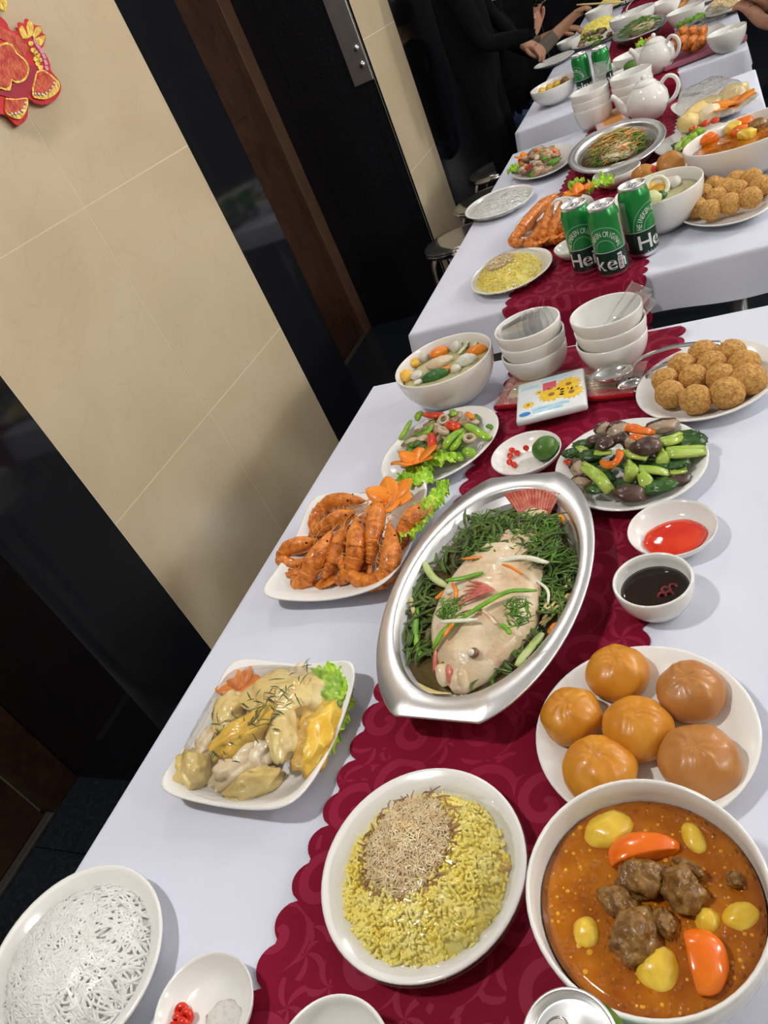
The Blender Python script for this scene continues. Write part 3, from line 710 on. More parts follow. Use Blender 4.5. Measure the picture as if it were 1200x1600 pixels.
# ------------------------------------------------------------------ steel fish tray
def tray_mesh(a, b, ai, bi, H, clip):
    seg = 96; V, F, rings = [], [], []
    def ring(f): 
        r = []
        for k in range(seg):
            t = 2 * math.pi * k / seg; r.append(len(V)); V.append(f(math.cos(t), math.sin(t)))
        rings.append(r)
    def outer(c, s, z, g=0):
        x, y = (a + .016 + g) * c, (b + g) * s
        return (max(-clip - g, min(clip + g, x)), y, z)
    ring(lambda c, s: (ai * .80 * c, bi * .78 * s, 0)); ring(lambda c, s: (ai * .84 * c, bi * .82 * s, .001))
    ring(lambda c, s: ((ai + .002) * c, (bi + .002) * s, H - .003)); ring(lambda c, s: outer(c, s, H - .0035)); ring(lambda c, s: outer(c, s, H - .0015, .0012)); ring(lambda c, s: outer(c, s, H + .0004))
    ring(lambda c, s: ((ai + .002) * c, (bi + .002) * s, H - .0005)); ring(lambda c, s: (ai * c, bi * s, H - .002)); ring(lambda c, s: (ai * .97 * c, bi * .96 * s, H * .6)); ring(lambda c, s: (ai * .86 * c, bi * .84 * s, .004)); ring(lambda c, s: (ai * .78 * c, bi * .76 * s, .002)); ring(lambda c, s: (ai * .02 * c, bi * .02 * s, .002))
    for p, q in zip(rings, rings[1:]):
        for k in range(seg): F.append((p[k], q[k], q[(k + 1) % seg], p[(k + 1) % seg]))
    F.append(tuple(rings[0])); F.append(tuple(rings[-1])[::-1])
    return np.array(V), F
FX, FY = -.307, .602
tag(obj('fish_tray', tray_mesh(.202, .124, .172, .108, .044, .200), STEEL, None, (FX, FY, TT + Z0), math.radians(86)), 'oval stainless steel tray holding the whole steamed fish', 'tray')
BROTH = broth_mat('fish_broth', (.055, .036, .010), (.105, .075, .022), 14, .12)
liquid('fish_broth', FX, FY, .166, .026, BROTH, 'dark soy broth around the near steamed fish', 'broth', 1, .625, 86, seg=64)
FISH = pbr('steamed_fish_skin', (.64, .47, .29), (.80, .68, .52), scale=34, rough=.3, coat=.4, bump=.25, bscale=160, c3=(.74, .58, .38), ramp=(.3, .7))
FISHP = pbr('fish_pink', (.46, .07, .045), (.64, .22, .15), scale=90, rough=.35, coat=.3)
def fish():
    st_ = [((-.310, .446), .008, .009), ((-.309, .458), .020, .017), ((-.306, .480), .038, .026), ((-.302, .529), .062, .033), ((-.299, .595), .061, .031), ((-.287, .652), .047, .024), ((-.274, .695), .030, .015), ((-.268, .730), .017, .008)]
    cs = catmull([(x, y, 0) for (x, y), w, h in st_], 8); ws = catmull([(w, h, 0) for _, w, h in st_], 8)
    base = (-.30, .58, TT + Z0 + .012); t = empty('steamed_fish', 'whole pale steamed fish in the steel tray, head towards the buns', 'fish', base)
    V, F = [], []; n, m_ = len(cs), 36
    for i in range(n):
        d = cs[min(i + 1, n - 1)] - cs[max(i - 1, 0)]; d /= np.linalg.norm(d); s = np.array((d[1], -d[0], 0)); w, h = ws[i][0], ws[i][1]; q = i / (n - 1)
        for k in range(m_):
            a = 2 * math.pi * k / m_; c, sn = math.cos(a), math.sin(a)
            z = h * sn
            if sn > 0:
                if q < .36: z *= 1 + .05 * math.sin(q * 30)
                rib = math.sin(q * 130) * .0022 * sn * (c > -.55) * min(1, max(0, (q - .40) * 8)) * max(0, min(1, (.82 - q) * 8)); z += rib
                z += .0012 * noise.noise(Vector((cs[i][0] * 90, cs[i][1] * 90, c * 2)))
            p = cs[i] + s * w * c; V.append((p[0] - base[0], p[1] - base[1], z + .020))
    for i in range(n - 1):
        for k in range(m_): F.append((i * m_ + k, i * m_ + (k + 1) % m_, (i + 1) * m_ + (k + 1) % m_, (i + 1) * m_ + k))
    F.append(tuple(range(m_))[::-1]); F.append(tuple((n - 1) * m_ + k for k in range(m_)))
    body = obj('body', (np.array(V), F), FISH, t)
    b3 = Vector(base)
    # lips and open mouth
    for (p0, p1, r, nm, mt) in [((690, 1040), (696, 1072), .0078, 'upper_lip', FISH), ((722, 1046), (728, 1078), .0068, 'lower_lip', FISH), ((704, 1040), (711, 1074), .0066, 'mouth', FISHP)]:
        a, c = at(*p0, .048) - b3, at(*p1, .036) - b3; obj(nm, tube(catmull([a, (a + c) / 2 + Vector((0, 0, .003)), c], 4), [r * .7, r * .9, r, r, r, r, r * .95, r * .8, r * .5], 10), mt, t)
    e = at(740, 1020, .062) - b3
    ey = obj('eye', move(blob(.0062, .0062, .0050, 3, 0), (0, 0, 0)), pbr('fish_eye_rim', (.20, .10, .07), rough=.3, coat=.4), t, e)
    obj('eyeball', blob(.0040, .0040, .0042, 3, 0), pbr('fish_eyeball', (.75, .72, .64), rough=.1, coat=.6), ey, (-.0012, -.002, .0028))
    # gill cover, red edge below the head, pectoral fin, tail
    g = [at(x, y, z) - b3 for x, y, z in ((775, 975, .068), (755, 955, .071), (730, 952, .070), (704, 966, .064), (686, 994, .052))]
    obj('gill_cover', tube(catmull(g, 5), .0022, 6, .6), FISH, t)
    g = [at(x, y, z) - b3 for x, y, z in ((680, 1050, .040), (681, 1024, .046), (688, 1000, .054), (694, 985, .060))]
    obj('gill_edge', tube(catmull(g, 5), .0034, 8, .6), FISHP, t)
    fin = []
    for k in range(6):
        a = at(772, 922, .072) - b3; c = at(712 + k * 4, 948 - k * 8, .071) - b3
        fin.append(tube(catmull([a, (a + c) / 2 + Vector((0, 0, .003)), c], 3), [.0016, .0022, .0025, .0024, .0020, .0014, .0008], 5, .5))
    obj('pectoral_fin', merge(fin), FISHP, t)
    tail = []; a0 = at(838, 812, .030) - b3
    for k in range(15):
        q = k / 14; c = at(790 + 84 * q, 766 - 2 * math.sin(q * 3.1) + 10 * abs(q - .5), .046) - b3; s0 = a0 + Vector((-.014 + .028 * q, 0, 0))
        tail.append(tube([s0, s0 * .5 + c * .5 + Vector((0, 0, .002)), c], [.0020, .0030, .0030], 6, .45))
    obj('tail_fin', merge(tail), FISHP, t)
    return t
def fish_skin():
    nt = FISH.node_tree; b = nt.nodes['Principled BSDF']; src = b.inputs['Base Color'].links[0].from_socket
    tc = nd(nt, 'ShaderNodeTexCoord'); n = nd(nt, 'ShaderNodeTexNoise'); n.inputs['Scale'].default_value = 55; n.inputs['Detail'].default_value = 5; nt.links.new(tc.outputs['Object'], n.inputs['Vector'])
    r = nd(nt, 'ShaderNodeValToRGB'); e = r.color_ramp.elements; e[0].position = .56; e[0].color = (0, 0, 0, 1); e[1].position = .74; e[1].color = (.75, .75, .75, 1); nt.links.new(n.outputs['Fac'], r.inputs[0])
    mx = nd(nt, 'ShaderNodeMixRGB'); mx.inputs[2].default_value = (.58, .24, .15, 1); nt.links.new(r.outputs[0], mx.inputs[0]); nt.links.new(src, mx.inputs[1]); nt.links.new(mx.outputs[0], b.inputs['Base Color'])
fish_skin()
fish()
SCAL = pbr('scallion_green', (.10, .32, .015), (.26, .52, .04), scale=50, rough=.35, coat=.3)
SCAL_P = pbr('scallion_pale', (.42, .55, .14), (.62, .68, .34), scale=40, rough=.35, coat=.3)
LEEK = pbr('leek_white', (.70, .70, .52), (.78, .78, .66), scale=50, rough=.35, coat=.3)
HERB = pbr('dark_herb', (.030, .066, .006), (.105, .185, .022), scale=60, rough=.4, coat=.3)
HERB_B = pbr('dill', (.055, .165, .010), (.155, .34, .03), scale=60, rough=.4, coat=.2)
GINGER = pbr('ginger', (.56, .42, .15), (.68, .56, .26), scale=60, rough=.45, coat=.2)
def zf(x, y): return (600 + x / 3.529, 740 + y / 3.529)
def fs(pts, z):
    up = lambda h: h + .0045 if h > .05 else h          # what lies on the fish rests on its skin
    return [at(*zf(*p[:2]), up(p[2] if len(p) > 2 else z)) for p in pts]
FS = [([(220, 490), (270, 570), (350, 625)], .0050, SCAL_P, .038, 'thick pale scallion stalk along the left inside the near steel tray'),
      ([(340, 590), (440, 575), (550, 545)], .0033, SCAL, .066, 'bright scallion length across the back of the fish'),
      ([(270, 965, .052), (330, 870, .064), (430, 800, .068)], .0040, SCAL, .06, 'short thick scallion stalk lying over the gill of the fish'),
      ([(430, 800, .069), (560, 715, .071), (690, 650, .068), (840, 645, .052)], .0032, SCAL, .07, 'long scallion leaf lying across the middle of the fish'),
      ([(560, 268), (650, 275), (720, 298)], .0042, SCAL_P, .040, 'pale scallion stalk near the red tail of the fish'),
      ([(510, 408), (560, 415), (610, 432)], .0036, LEEK, .050, 'white scallion end behind the fish back'),
      ([(600, 495), (760, 462), (905, 492)], .0038, LEEK, .058, 'long white leek strip behind the fish ribs'),
      ([(730, 1060), (800, 970), (875, 880)], .0050, SCAL_P, .040, 'thick pale scallion stalk on the right side of fish head'),
      ([(340, 655), (390, 640), (450, 618)], .0048, LEEK, .058, 'short white scallion piece left of the pink fin'),
      ([(310, 818), (400, 812), (515, 806)], .0028, LEEK, .069, 'thin white leek strip crossing the gill of the fish'),
      ([(600, 400), (640, 425), (685, 455)], .0036, SCAL, .052, 'green scallion stub behind the fish ribs'),
      ([(200, 1010), (175, 890), (185, 740)], .0040, SCAL, .034, 'scallion stalk floating left of the fish head'),
      ([(780, 500), (820, 570), (900, 640), (905, 720)], .0018, LEEK, .046, 'thin curling white leek thread right of the fish ribs'),
      ([(430, 470), (540, 462), (660, 465)], .0022, CARROT, .056, 'orange carrot thread lying behind the fish back'),
      ([(650, 500), (700, 515), (765, 555)], .0020, CARROT, .064, 'orange carrot thread on the fish ribs'),
      ([(375, 605), (395, 640), (395, 690)], .0022, CARROT, .062, 'short orange carrot thread left of the pink fin'),
      ([(285, 690), (310, 670), (335, 650)], .0030, CARROT, .05, 'orange carrot chip at the left edge of the fish'),
      ([(330, 900, .064), (355, 860, .067), (385, 825, .069)], .0026, CARROT, .066, 'orange carrot sliver beside the scallion on the gill'),
      ([(910, 885), (930, 850), (960, 825)], .0040, CARROT, .036, 'orange carrot slice at right side of the near steel tray'),
      ([(770, 430), (800, 425), (830, 430)], .0036, CARROT, .050, 'orange carrot slice among the dill behind the fish'),
      ([(955, 225), (975, 245), (985, 270)], .0045, CARROT, .040, 'orange carrot slice below the right end of fish tail'),
      ([(150, 680), (155, 720), (165, 770)], .0030, GINGER, .034, 'tan ginger slice floating far left in the near steel tray'),
      ([(640, 830), (680, 860), (695, 885)], .0030, SCAL, .066, 'small green herb stalk on the fish side'),
      ([(280, 1085), (315, 1055), (350, 1020)], .0022, HERB, .050, 'dark herb sprig across the fish mouth')]
for i, (pts, r, mt, z, lab) in enumerate(FS): strip('garnish_strip', fs(pts, z), r, mt, lab, 'garnish', 'strips over the steamed fish', .6)
rg = seeded(41)
for i in range(13):
    x, y = rg.uniform(850, 1000), rg.uniform(690, 850) - (i % 3) * 40; a = rg.uniform(-1.1, -.6); L = rg.uniform(60, 110)
    strip('ginger_shred', fs([(x, y), (x + math.cos(a) * L * .5 + 6, y + math.sin(a) * L * .5), (x + math.cos(a) * L, y + math.sin(a) * L)], .034 + .008 * rg.random()), .0019, GINGER, 'tan ginger shred in the bundle right of the fish', 'ginger', 'ginger shreds right of the fish', .6)
for i in range(4): strip('ginger_shred', fs([(150 + 20 * i, 1140 + 14 * i), (240, 1185 + 6 * i), (310 + 20 * i, 1212)], .031), .0016, GINGER, 'tan ginger shred floating below the fish mouth', 'ginger', 'ginger shreds below the mouth', .6)
def herb_mass(regions, n, mt, label, seed, L=(.012, .03), r=(.0008, .0022), z=(.028, .044), name='chopped_herbs', par=None):
    rg = seeded(seed); parts = []; o = np.array(par)
    for i in range(n):
        x0, x1, y0, y1, z0, z1 = regions[i % len(regions)]
        p = np.array(at(*zf(rg.uniform(x0, x1), rg.uniform(y0, y1)), rg.uniform(z0, z1)))
        loc = Matrix.Rotation(-math.radians(86), 3, 'Z') @ Vector((p[0] - FX, p[1] - FY, 0))
        if (loc.x / .160) ** 2 + (loc.y / .099) ** 2 > 1: continue
        d = rg.random() * 6.28; l = rg.uniform(*L); bnd = rg.uniform(-.4, .4); e = np.array((math.cos(d), math.sin(d), rg.uniform(-.12, .12))) * l / 2; s = np.array((-e[1], e[0], 0)) * bnd
        w = rg.uniform(*r); parts.append(tube([p - e - o, p - e * .3 + s - o + (0, 0, .001), p + e * .4 + s - o + (0, 0, .001), p + e - o], [w * .5, w, w, w * .3], 5, .4, False))
    return tag(obj(name, merge(parts), mt, None, tuple(o)), label, 'herbs', None, 'stuff')
RG_TOP = [(250, 1070, 210, 520, .029, .040), (430, 960, 240, 500, .046, .060), (500, 930, 220, 440, .040, .056)]; RG_L = [(80, 260, 560, 1010, .028, .036)]; RG_R = [(840, 1080, 430, 760, .029, .042), (480, 860, 860, 1180, .028, .040)]
herb_mass(RG_TOP + RG_L + RG_R, 900, HERB, 'dark wilted herbs floating all around the near steamed fish', 51, (.015, .04), (.0012, .0030), par=(FX, FY, TT + .03))
herb_mass(RG_TOP[1:] + [RG_R[0]], 620, HERB_B, 'bright shredded dill heaped behind the near steamed fish', 52, (.008, .022), (.0005, .0012), par=(FX, FY, TT + .04), name='dill')
herb_mass([(680, 800, 700, 840, .066, .073), (300, 430, 690, 800, .062, .072)], 130, HERB_B, 'small tufts of dill lying on the sides of the fish', 53, (.008, .02), (.0006, .0014), par=(FX, FY, TT + .06), name='dill')

# ------------------------------------------------------------------ chicken under film
KX, KY, KA = -.549, .3975, -2
plate(KX, KY, .103, .098, KA, .020, 'square white plate of wrapped chicken', seg=96, n=7, lift=4.0, name='square_plate')
CHK = [pbr('chicken_skin', (.76, .54, .16), (.86, .70, .32), scale=30, rough=.25, coat=.5, bump=.3, bscale=180, ramp=(.3, .7)), pbr('chicken_skin_golden', (.74, .42, .03), (.84, .56, .08), scale=30, rough=.25, coat=.5, bump=.3, bscale=200), pbr('chicken_meat', (.78, .62, .38), (.88, .76, .54), scale=40, rough=.35, coat=.4, bump=.3, bscale=120)]
def z5(x, y): return (200 + x / 2.857, 1000 + y / 2.857)
lettuce(at(*z5(905, 225), .018), .030, .036, .3, 'bright lettuce leaf at the back corner of the wrapped chicken', 1, LETT, .010)
lettuce(at(*z5(935, 400), .014), .012, .050, -.05, 'lettuce edge along the right side of the wrapped chicken', 5, LETT, .006)
carrot_flower(at(*z5(500, 210), .022), .030, 'carrot flower at the back left of the wrapped chicken', 3, 6, .35)
for i, (a, b, w, h, z, mi, lab) in enumerate([((880, 310), (800, 560), .017, .015, .026, 1, 'golden chicken wing at the right of the wrapped plate'), ((560, 250), (830, 270), .026, .016, .032, 0, 'broad pale chicken breast piece at the back of the plate'),
        ((650, 330), (400, 500), .013, .014, .044, 1, 'bright yellow chicken strip on top of the wrapped pile'), ((705, 320), (690, 520), .012, .014, .040, 0, 'upright beige chicken piece in the middle of the pile'),
        ((610, 470), (385, 640), .012, .012, .030, 2, 'pale chicken bone piece in front of yellow strip'), ((290, 520), (300, 640), .015, .016, .022, 0, 'chicken thigh piece at the left end of the pile'),
        ((660, 600), (450, 690), .012, .011, .020, 0, 'tan chicken piece lying along the front of the plate'), ((740, 165), (790, 160), .011, .012, .030, 2, 'knobbly chicken joint at the back of the plate'), ((470, 260), (430, 400), .015, .014, .030, 0, 'yellow chicken piece at the back left of the pile'),
        ((560, 430), (600, 540), .013, .010, .030, 2, 'white chicken meat slice in the middle front of the pile'), ((370, 420), (350, 500), .010, .012, .026, 2, 'small chicken piece behind the left thigh')]):
    piece('chicken_piece', at(*z5(*a), z), at(*z5(*b), z), w * 1.42, h * 1.25, CHK[mi], lab, 'chicken', 'pieces of wrapped chicken', i + 21, .34, 4, amp2=.11)
rg = seeded(61); parts = []; o = np.array((KX, KY, TT + .04))
for i in range(85):
    x, y = min(800, max(380, rg.gauss(570, 120))), 0; y = 640 - .62 * x + rg.gauss(0, 60) + 40; L = rg.uniform(.008, .022); d = rg.random() * 6.28
    p = np.array(at(*z5(x, y), .061 - .00004 * abs(x - 600))) - o; e = np.array((math.cos(d) * L / 2, math.sin(d) * L / 2, rg.uniform(-.001, .002)))
    parts.append(tube([p - e, p + (0, 0, .001), p + e], [.0004, .0010, .0004], 4, .5, False))
tag(obj('lime_leaf_shreds', merge(parts), HERB, None, tuple(o)), 'fine dark lime leaf shreds scattered over the wrapped chicken', 'herbs', None, 'stuff')
film(KX, KY, .103, .098, KA, .022, lambda x, y: .014 + .052 * max(0, 1 - (x / .098) ** 4 - (y / .094) ** 4) ** .8, 'cling film stretched over the plate of chicken', n=7, over=.985, seed=4, amp=.003)

# ------------------------------------------------------------------ prawns
QX, QY = -.557, .728
plate(QX, QY, .110, .121, 1, .018, 'square white plate of fried prawns', seg=96, n=7, lift=4.0, name='square_plate')
def zp(x, y, z): return at(420 + x / 4, 720 + y / 4, z)
PR = [([(395, 440, .050), (330, 560, .044), (270, 660, .034), (230, 740, .022), (180, 770, .018), (165, 730, .018)], 'fried prawn nearest the plate front, head raised'),
      ([(320, 500, .030), (220, 520, .030), (120, 560, .024), (90, 620, .018), (150, 650, .016), (225, 630, .017)], 'fried prawn curled at the left corner of the pile'),
      ([(600, 250, .040), (480, 250, .036), (380, 270, .030), (310, 330, .024), (280, 400, .020), (300, 450, .018)], 'fried prawn at the back left of the pile'),
      ([(540, 320, .046), (450, 360, .044), (360, 410, .034), (290, 450, .024), (275, 480, .018)], 'fried prawn crossing the back left of the pile'),
      ([(495, 400, .042), (460, 490, .040), (420, 590, .032), (380, 680, .022), (345, 735, .016)], 'fried prawn between the front one and the middle one'),
      ([(550, 355, .052), (550, 450, .050), (545, 560, .042), (520, 660, .028), (460, 735, .018), (425, 745, .016)], 'fried prawn upright in the middle of the pile'),
      ([(690, 230, .056), (675, 340, .054), (655, 470, .046), (645, 580, .032), (630, 640, .022)], 'fried prawn leaning in front of the carrot flower'),
      ([(755, 390, .048), (765, 500, .046), (765, 610, .036), (740, 710, .024), (660, 760, .018), (560, 745, .018), (490, 680, .026), (455, 640, .030)], 'fried prawn curled widely at the front right of pile'),
      ([(945, 275, .046), (900, 350, .044), (850, 430, .036), (825, 500, .026), (815, 550, .018)], 'fried prawn at the far right beside the lettuce'),
      ([(610, 330, .026), (590, 420, .024), (600, 520, .020), (590, 620, .018)], 'fried prawn half hidden under the middle ones')]
for i, (pts, lab) in enumerate(PR): prawn([zp(*p) for p in pts], lab, 'fried prawns on the square plate', .0140 if i in (0, 5, 7) else .0128, i)
lettuce(zp(985, 340, .026), .019, .066, -.32, 'bright green lettuce strip on the right of the prawns', 2, LETT, .010, 40, 80)
lettuce(zp(960, 130, .024), .022, .026, .2, 'lettuce frill behind the carrot flower of the prawns', 3, LETT, .010)
carrot_flower(zp(765, 245, .050), .040, 'carrot flower standing behind the fried prawns', 1, 6, .42, tilt=(.15, -.1))

# ------------------------------------------------------------------ beef and pepper stir-fry
VX, VY = -.471, .957
plate(VX, VY, .113, .097, 63, .018, 'oval white plate of stir-fried squid and peppers')
PEP = pbr('green_pepper', (.16, .36, .02), (.34, .54, .05), scale=30, rough=.2, coat=.5); PEPR = pbr('red_pepper', (.55, .02, .008), (.70, .07, .015), scale=30, rough=.2, coat=.5)
MEAT = pbr('fried_meat', (.24, .13, .07), (.46, .30, .18), scale=60, rough=.45, coat=.3, bump=.5, bscale=150); SQUID = pbr('squid_ring', (.50, .38, .26), (.62, .50, .36), scale=50, rough=.35, coat=.3)
def zs(x, y, z): return at(600 + x / 6, 620 + y / 6, z)
STIRLAB = 'stir-fry on the near oval plate'
for i, (pts, r, mt, lab) in enumerate([([(760, 260, .036), (880, 330, .036), (1000, 400, .028)], .0065, PEP, 'thick green bean lying at the right of the near stir-fry'), ([(735, 310, .044), (620, 390, .046), (560, 490, .036)], .0068, PEP, 'long green pepper strip in the middle of near stir-fry'),
        ([(740, 320, .040), (690, 430, .040), (620, 500, .034)], .0055, PEP, 'curved green pepper strip beside the long middle one'), ([(760, 480, .030), (800, 520, .028), (865, 530, .022)], .0068, PEP, 'green pepper chunk at the front right of near stir-fry'), ([(680, 530, .026), (710, 560, .024), (750, 585, .020)], .0060, PEP, 'green pepper chunk beside the lettuce of near stir-fry'),
        ([(345, 140, .034), (320, 180, .034), (300, 215, .028)], .0060, PEP, 'green pepper piece at the back of near stir-fry'), ([(250, 225, .032), (200, 320, .030), (140, 410, .020)], .0045, PEP, 'green stem along the left of the near stir-fry'), ([(450, 250, .044), (420, 320, .044), (360, 360, .038)], .0040, PEP, 'thin green stem left of the squid rings'),
        ([(395, 350, .040), (380, 390, .038), (370, 430, .034)], .0048, PEP, 'green pepper bit beside the red strip'), ([(370, 160, .036), (460, 175, .040), (560, 165, .038)], .0060, PEPR, 'long red pepper strip at the back of near stir-fry'), ([(590, 250, .046), (650, 275, .047), (715, 280, .044)], .0080, PEPR, 'red pepper chunk in the centre of near stir-fry'),
        ([(440, 345, .042), (450, 440, .040), (455, 530, .032)], .0066, PEPR, 'upright red pepper strip behind the carrot flower'), ([(770, 150, .032), (810, 180, .034), (850, 195, .030)], .0045, CARROT, 'orange carrot sliver at the back right of near stir-fry'), ([(960, 270, .024), (1000, 280, .022), (1020, 285, .018)], .0040, HERB_B, 'dark green leaf tip at the right end of near stir-fry'), ([(630, 130, .034), (650, 150, .036), (660, 180, .034)], .0048, PEP, 'small green pepper end at the back of near stir-fry')]):
    strip('vegetable_strip', [zs(*p) for p in pts], r * 1.25, mt, lab, 'vegetable', STIRLAB, .55)
for i, (x, y, z, R, lab) in enumerate([(560, 215, .046, .0075, 'squid ring at the back of near stir-fry'), (800, 390, .040, .0080, 'squid ring at the right of near stir-fry'), (555, 320, .048, .0085, 'large squid ring in the centre of near stir-fry')]):
    o = tag(obj('squid_ring', torus(R, R * .36, 20, 8, 1.5), SQUID, None, zs(x, y, z), 0), lab, 'squid', STIRLAB); o.rotation_euler = (.5 - .4 * i, .35 * i, 0)
rg = seeded(71)
for i in range(80):
    q = math.sqrt(rg.random()) * .92; t = rg.random() * 6.28; lx, ly = .088 * q * math.cos(t), .068 * q * math.sin(t); a = math.radians(63)
    p = Vector((VX - .004 + lx * math.cos(a) - ly * math.sin(a), VY + .012 + lx * math.sin(a) + ly * math.cos(a), TT + .016 + .022 * (1 - q * q))); d = rg.random() * 6.28; L = rg.uniform(.007, .015)
    e = Vector((math.cos(d) * L, math.sin(d) * L, rg.uniform(-.003, .003)))
    k = i % 5
    piece('stir_fry_meat' if k < 3 else 'stir_fry_greens', p - e, p + e, rg.uniform(.007, .010), rg.uniform(.004, .007), (MEAT, MEAT, SQUID, HERB_B, HERB)[k], ('brown meat slice in the near stir-fry heap', 'brown meat slice in the near stir-fry heap', 'pale squid scrap in the near stir-fry heap', 'chopped green leaf in the near stir-fry heap', 'dark green leaf in the near stir-fry heap')[k], 'meat' if k < 3 else 'vegetable', STIRLAB + (' pale' if k == 2 else ' brown' if k < 2 else ' leaf' if k == 3 else ' dark leaf'), i, .4, 2)
lettuce(zs(520, 640, .020), .030, .020, .25, 'lettuce frill under the stir-fry carrot flower', 6, LETT, .010)
lettuce(zs(300, 760, .022), .028, .018, .6, 'lettuce frill between the prawn plate and the stir-fry', 7, LETT, .010)
carrot_flower(zs(300, 620, .036), .038, 'carrot flower at the front of the near stir-fry', 5, 6, .55, tilt=(.2, -.2))

# ------------------------------------------------------------------ salt, lime and chilli dish
dish(-.311, .892, .055, .020, 'small white dish with a green lime and salt', .98, 1)
salt_heap(-.306, .878, .022, .018, .0058, 'white salt heap beside the near lime')
LIME = pbr('lime_skin', (.045, .13, .012), (.085, .20, .02), scale=30, rough=.35, coat=.3, bump=.3, bscale=300)
p = at(853, 704, .020); o = tag(obj('lime', blob(.021, .018, .017, 4, .03, 1.5, 2), LIME, None, (p.x, p.y, TT + Z0 + .022), .9), 'dark green lime in the near salt dish', 'lime')
for i, (px, py) in enumerate([(800, 703), (808, 708), (797, 712), (796, 722), (803, 726), (822, 700)]): chili_ring(at(px, py, .014), .0036, .3 * i, .5 - .2 * i, 'red chilli bit beside the near lime', 'chilli bits beside the near lime')

# ------------------------------------------------------------------ mushrooms and bok choy
MX, MY = -.159, .833
plate(MX, MY, .107, .097, 124, .019, 'oval white plate of bok choy and mushrooms')
BOK = pbr('bok_choy_stem', (.30, .46, .05), (.50, .62, .13), scale=26, rough=.25, coat=.5); BOKL = pbr('bok_choy_leaf', (.016, .060, .012), (.05, .14, .025), scale=40, rough=.3, coat=.4, bump=.5, bscale=120)
SHII = pbr('shiitake_cap', (.045, .022, .016), (.11, .06, .045), scale=40, rough=.3, coat=.4, bump=.3, bscale=140); SHIU = pbr('mushroom_flesh', (.34, .24, .155), (.46, .34, .24), scale=40, rough=.4, coat=.3, bump=.3, bscale=160)
CHIO = pbr('orange_chilli', (.72, .10, .008), (.80, .22, .012), scale=30, rough=.15, coat=.6)
def zm(x, y, z): return at(860 + x / 4.615, 640 + y / 4.615, z)
def bok(pts, w, leaf, lab, seed, z=.03):
    P = [zm(*p) for p in pts]; o = P[len(P) // 2]; t = empty('bok_choy', lab, 'bok choy', o, 0, 'bok choy pieces'); Q = catmull([tuple(p - o) for p in P], 6); n = len(Q)
    obj('stem', tube(Q, [w * (.75 + .35 * math.sin(math.pi * i / (n - 1))) for i in range(n)], 10, .5), BOK, t)
    obj('stem_edge', tube([q + np.array((0, w * .5, w * .35)) for q in Q], [w * .45] * n, 8, .5), BOK, t)
    if leaf:
        e = np.array(zm(*leaf, z) - o); obj('leaf', move(blob(w * 2.4, w * 1.5, w * .7, 3, .4, 2.5, seed, None, .1), e), BOKL, t)
for i, a in enumerate([([(240, 410, .04), (330, 470, .044), (440, 590, .028)], .0085, (300, 330), 'bok choy knot at the front left of the mushrooms'), ([(300, 430, .042), (370, 520, .044), (420, 600, .030)], .0065, (340, 570), 'inner bok choy stalk of the front left knot'),
        ([(560, 390, .044), (590, 450, .042), (560, 520, .028)], .0085, (620, 380), 'bok choy fold in the middle of the near mushroom plate'), ([(660, 460, .040), (690, 520, .034), (715, 605, .022)], .0085, (790, 550), 'bright bok choy stalk pointing to the front'),
        ([(640, 430, .042), (760, 440, .038), (850, 465, .030)], .0065, (900, 400), 'bok choy stalk lying across the centre right'), ([(790, 240, .042), (870, 225, .042), (940, 195, .034)], .0085, (960, 195), 'bok choy stalk at the back right with dark leaf'),
        ([(840, 320, .038), (930, 310, .038), (1110, 300, .026)], .0100, (1000, 240), 'long pale bok choy stalk reaching the right rim'), ([(860, 455, .028), (920, 450, .026), (975, 435, .022)], .0050, (940, 390), 'thin bok choy stalk at the right front'),
        ([(520, 320, .048), (600, 325, .050), (700, 350, .046)], .0070, (650, 370), 'pale bok choy stalk under the big dark mushroom'), ([(190, 260, .028), (230, 290, .030), (280, 330, .028)], .0075, (250, 250), 'bok choy stalk at the back left rim'),
        ([(140, 330, .022), (190, 340, .024), (240, 355, .024)], .0060, (150, 310), 'small bok choy end at the left rim'), ([(320, 315, .046), (380, 312, .048), (445, 312, .046)], .0048, None, 'short cut green stalk left of the chilli curl'), ([(790, 300, .040), (810, 350, .038), (800, 410, .030)], .0085, (770, 400), 'folded bok choy leaf right of the dark mushroom')]): bok(a[0], a[1], a[2], a[3], i)
for i, (x, y, z, r, h, lab) in enumerate([(580, 612, .026, .0225, .013, 'brown shiitake cap at the front of the plate'), (690, 275, .050, .0205, .014, 'big black shiitake cap in the centre back'), (400, 250, .052, .0155, .009, 'dark shiitake cap left of the chilli curl'), (320, 220, .046, .0135, .007, 'flat dark shiitake cap at the back left'), (515, 215, .052, .0130, .010, 'dark shiitake cap under the pale mushroom')]):
    t = empty('shiitake', lab, 'mushroom', zm(x, y, z), i * .7, 'shiitake caps'); t.rotation_euler = (.15 * (i - 2), .2, i * .7)
    obj('cap', move(blob(r, r * .88, h, 4, .12, 1.5, i, .25), (0, 0, 0)), SHII, t); obj('stalk', move(blob(r * .3, r * .3, h * .5, 2, .1), (0, 0, -h * .35)), SHIU, t)
piece('wood_ear', zm(790, 535, .024), zm(1000, 490, .022), .010, .006, SHII, 'long dark mushroom slice at the right front', 'mushroom', seed=5, amp=.2)
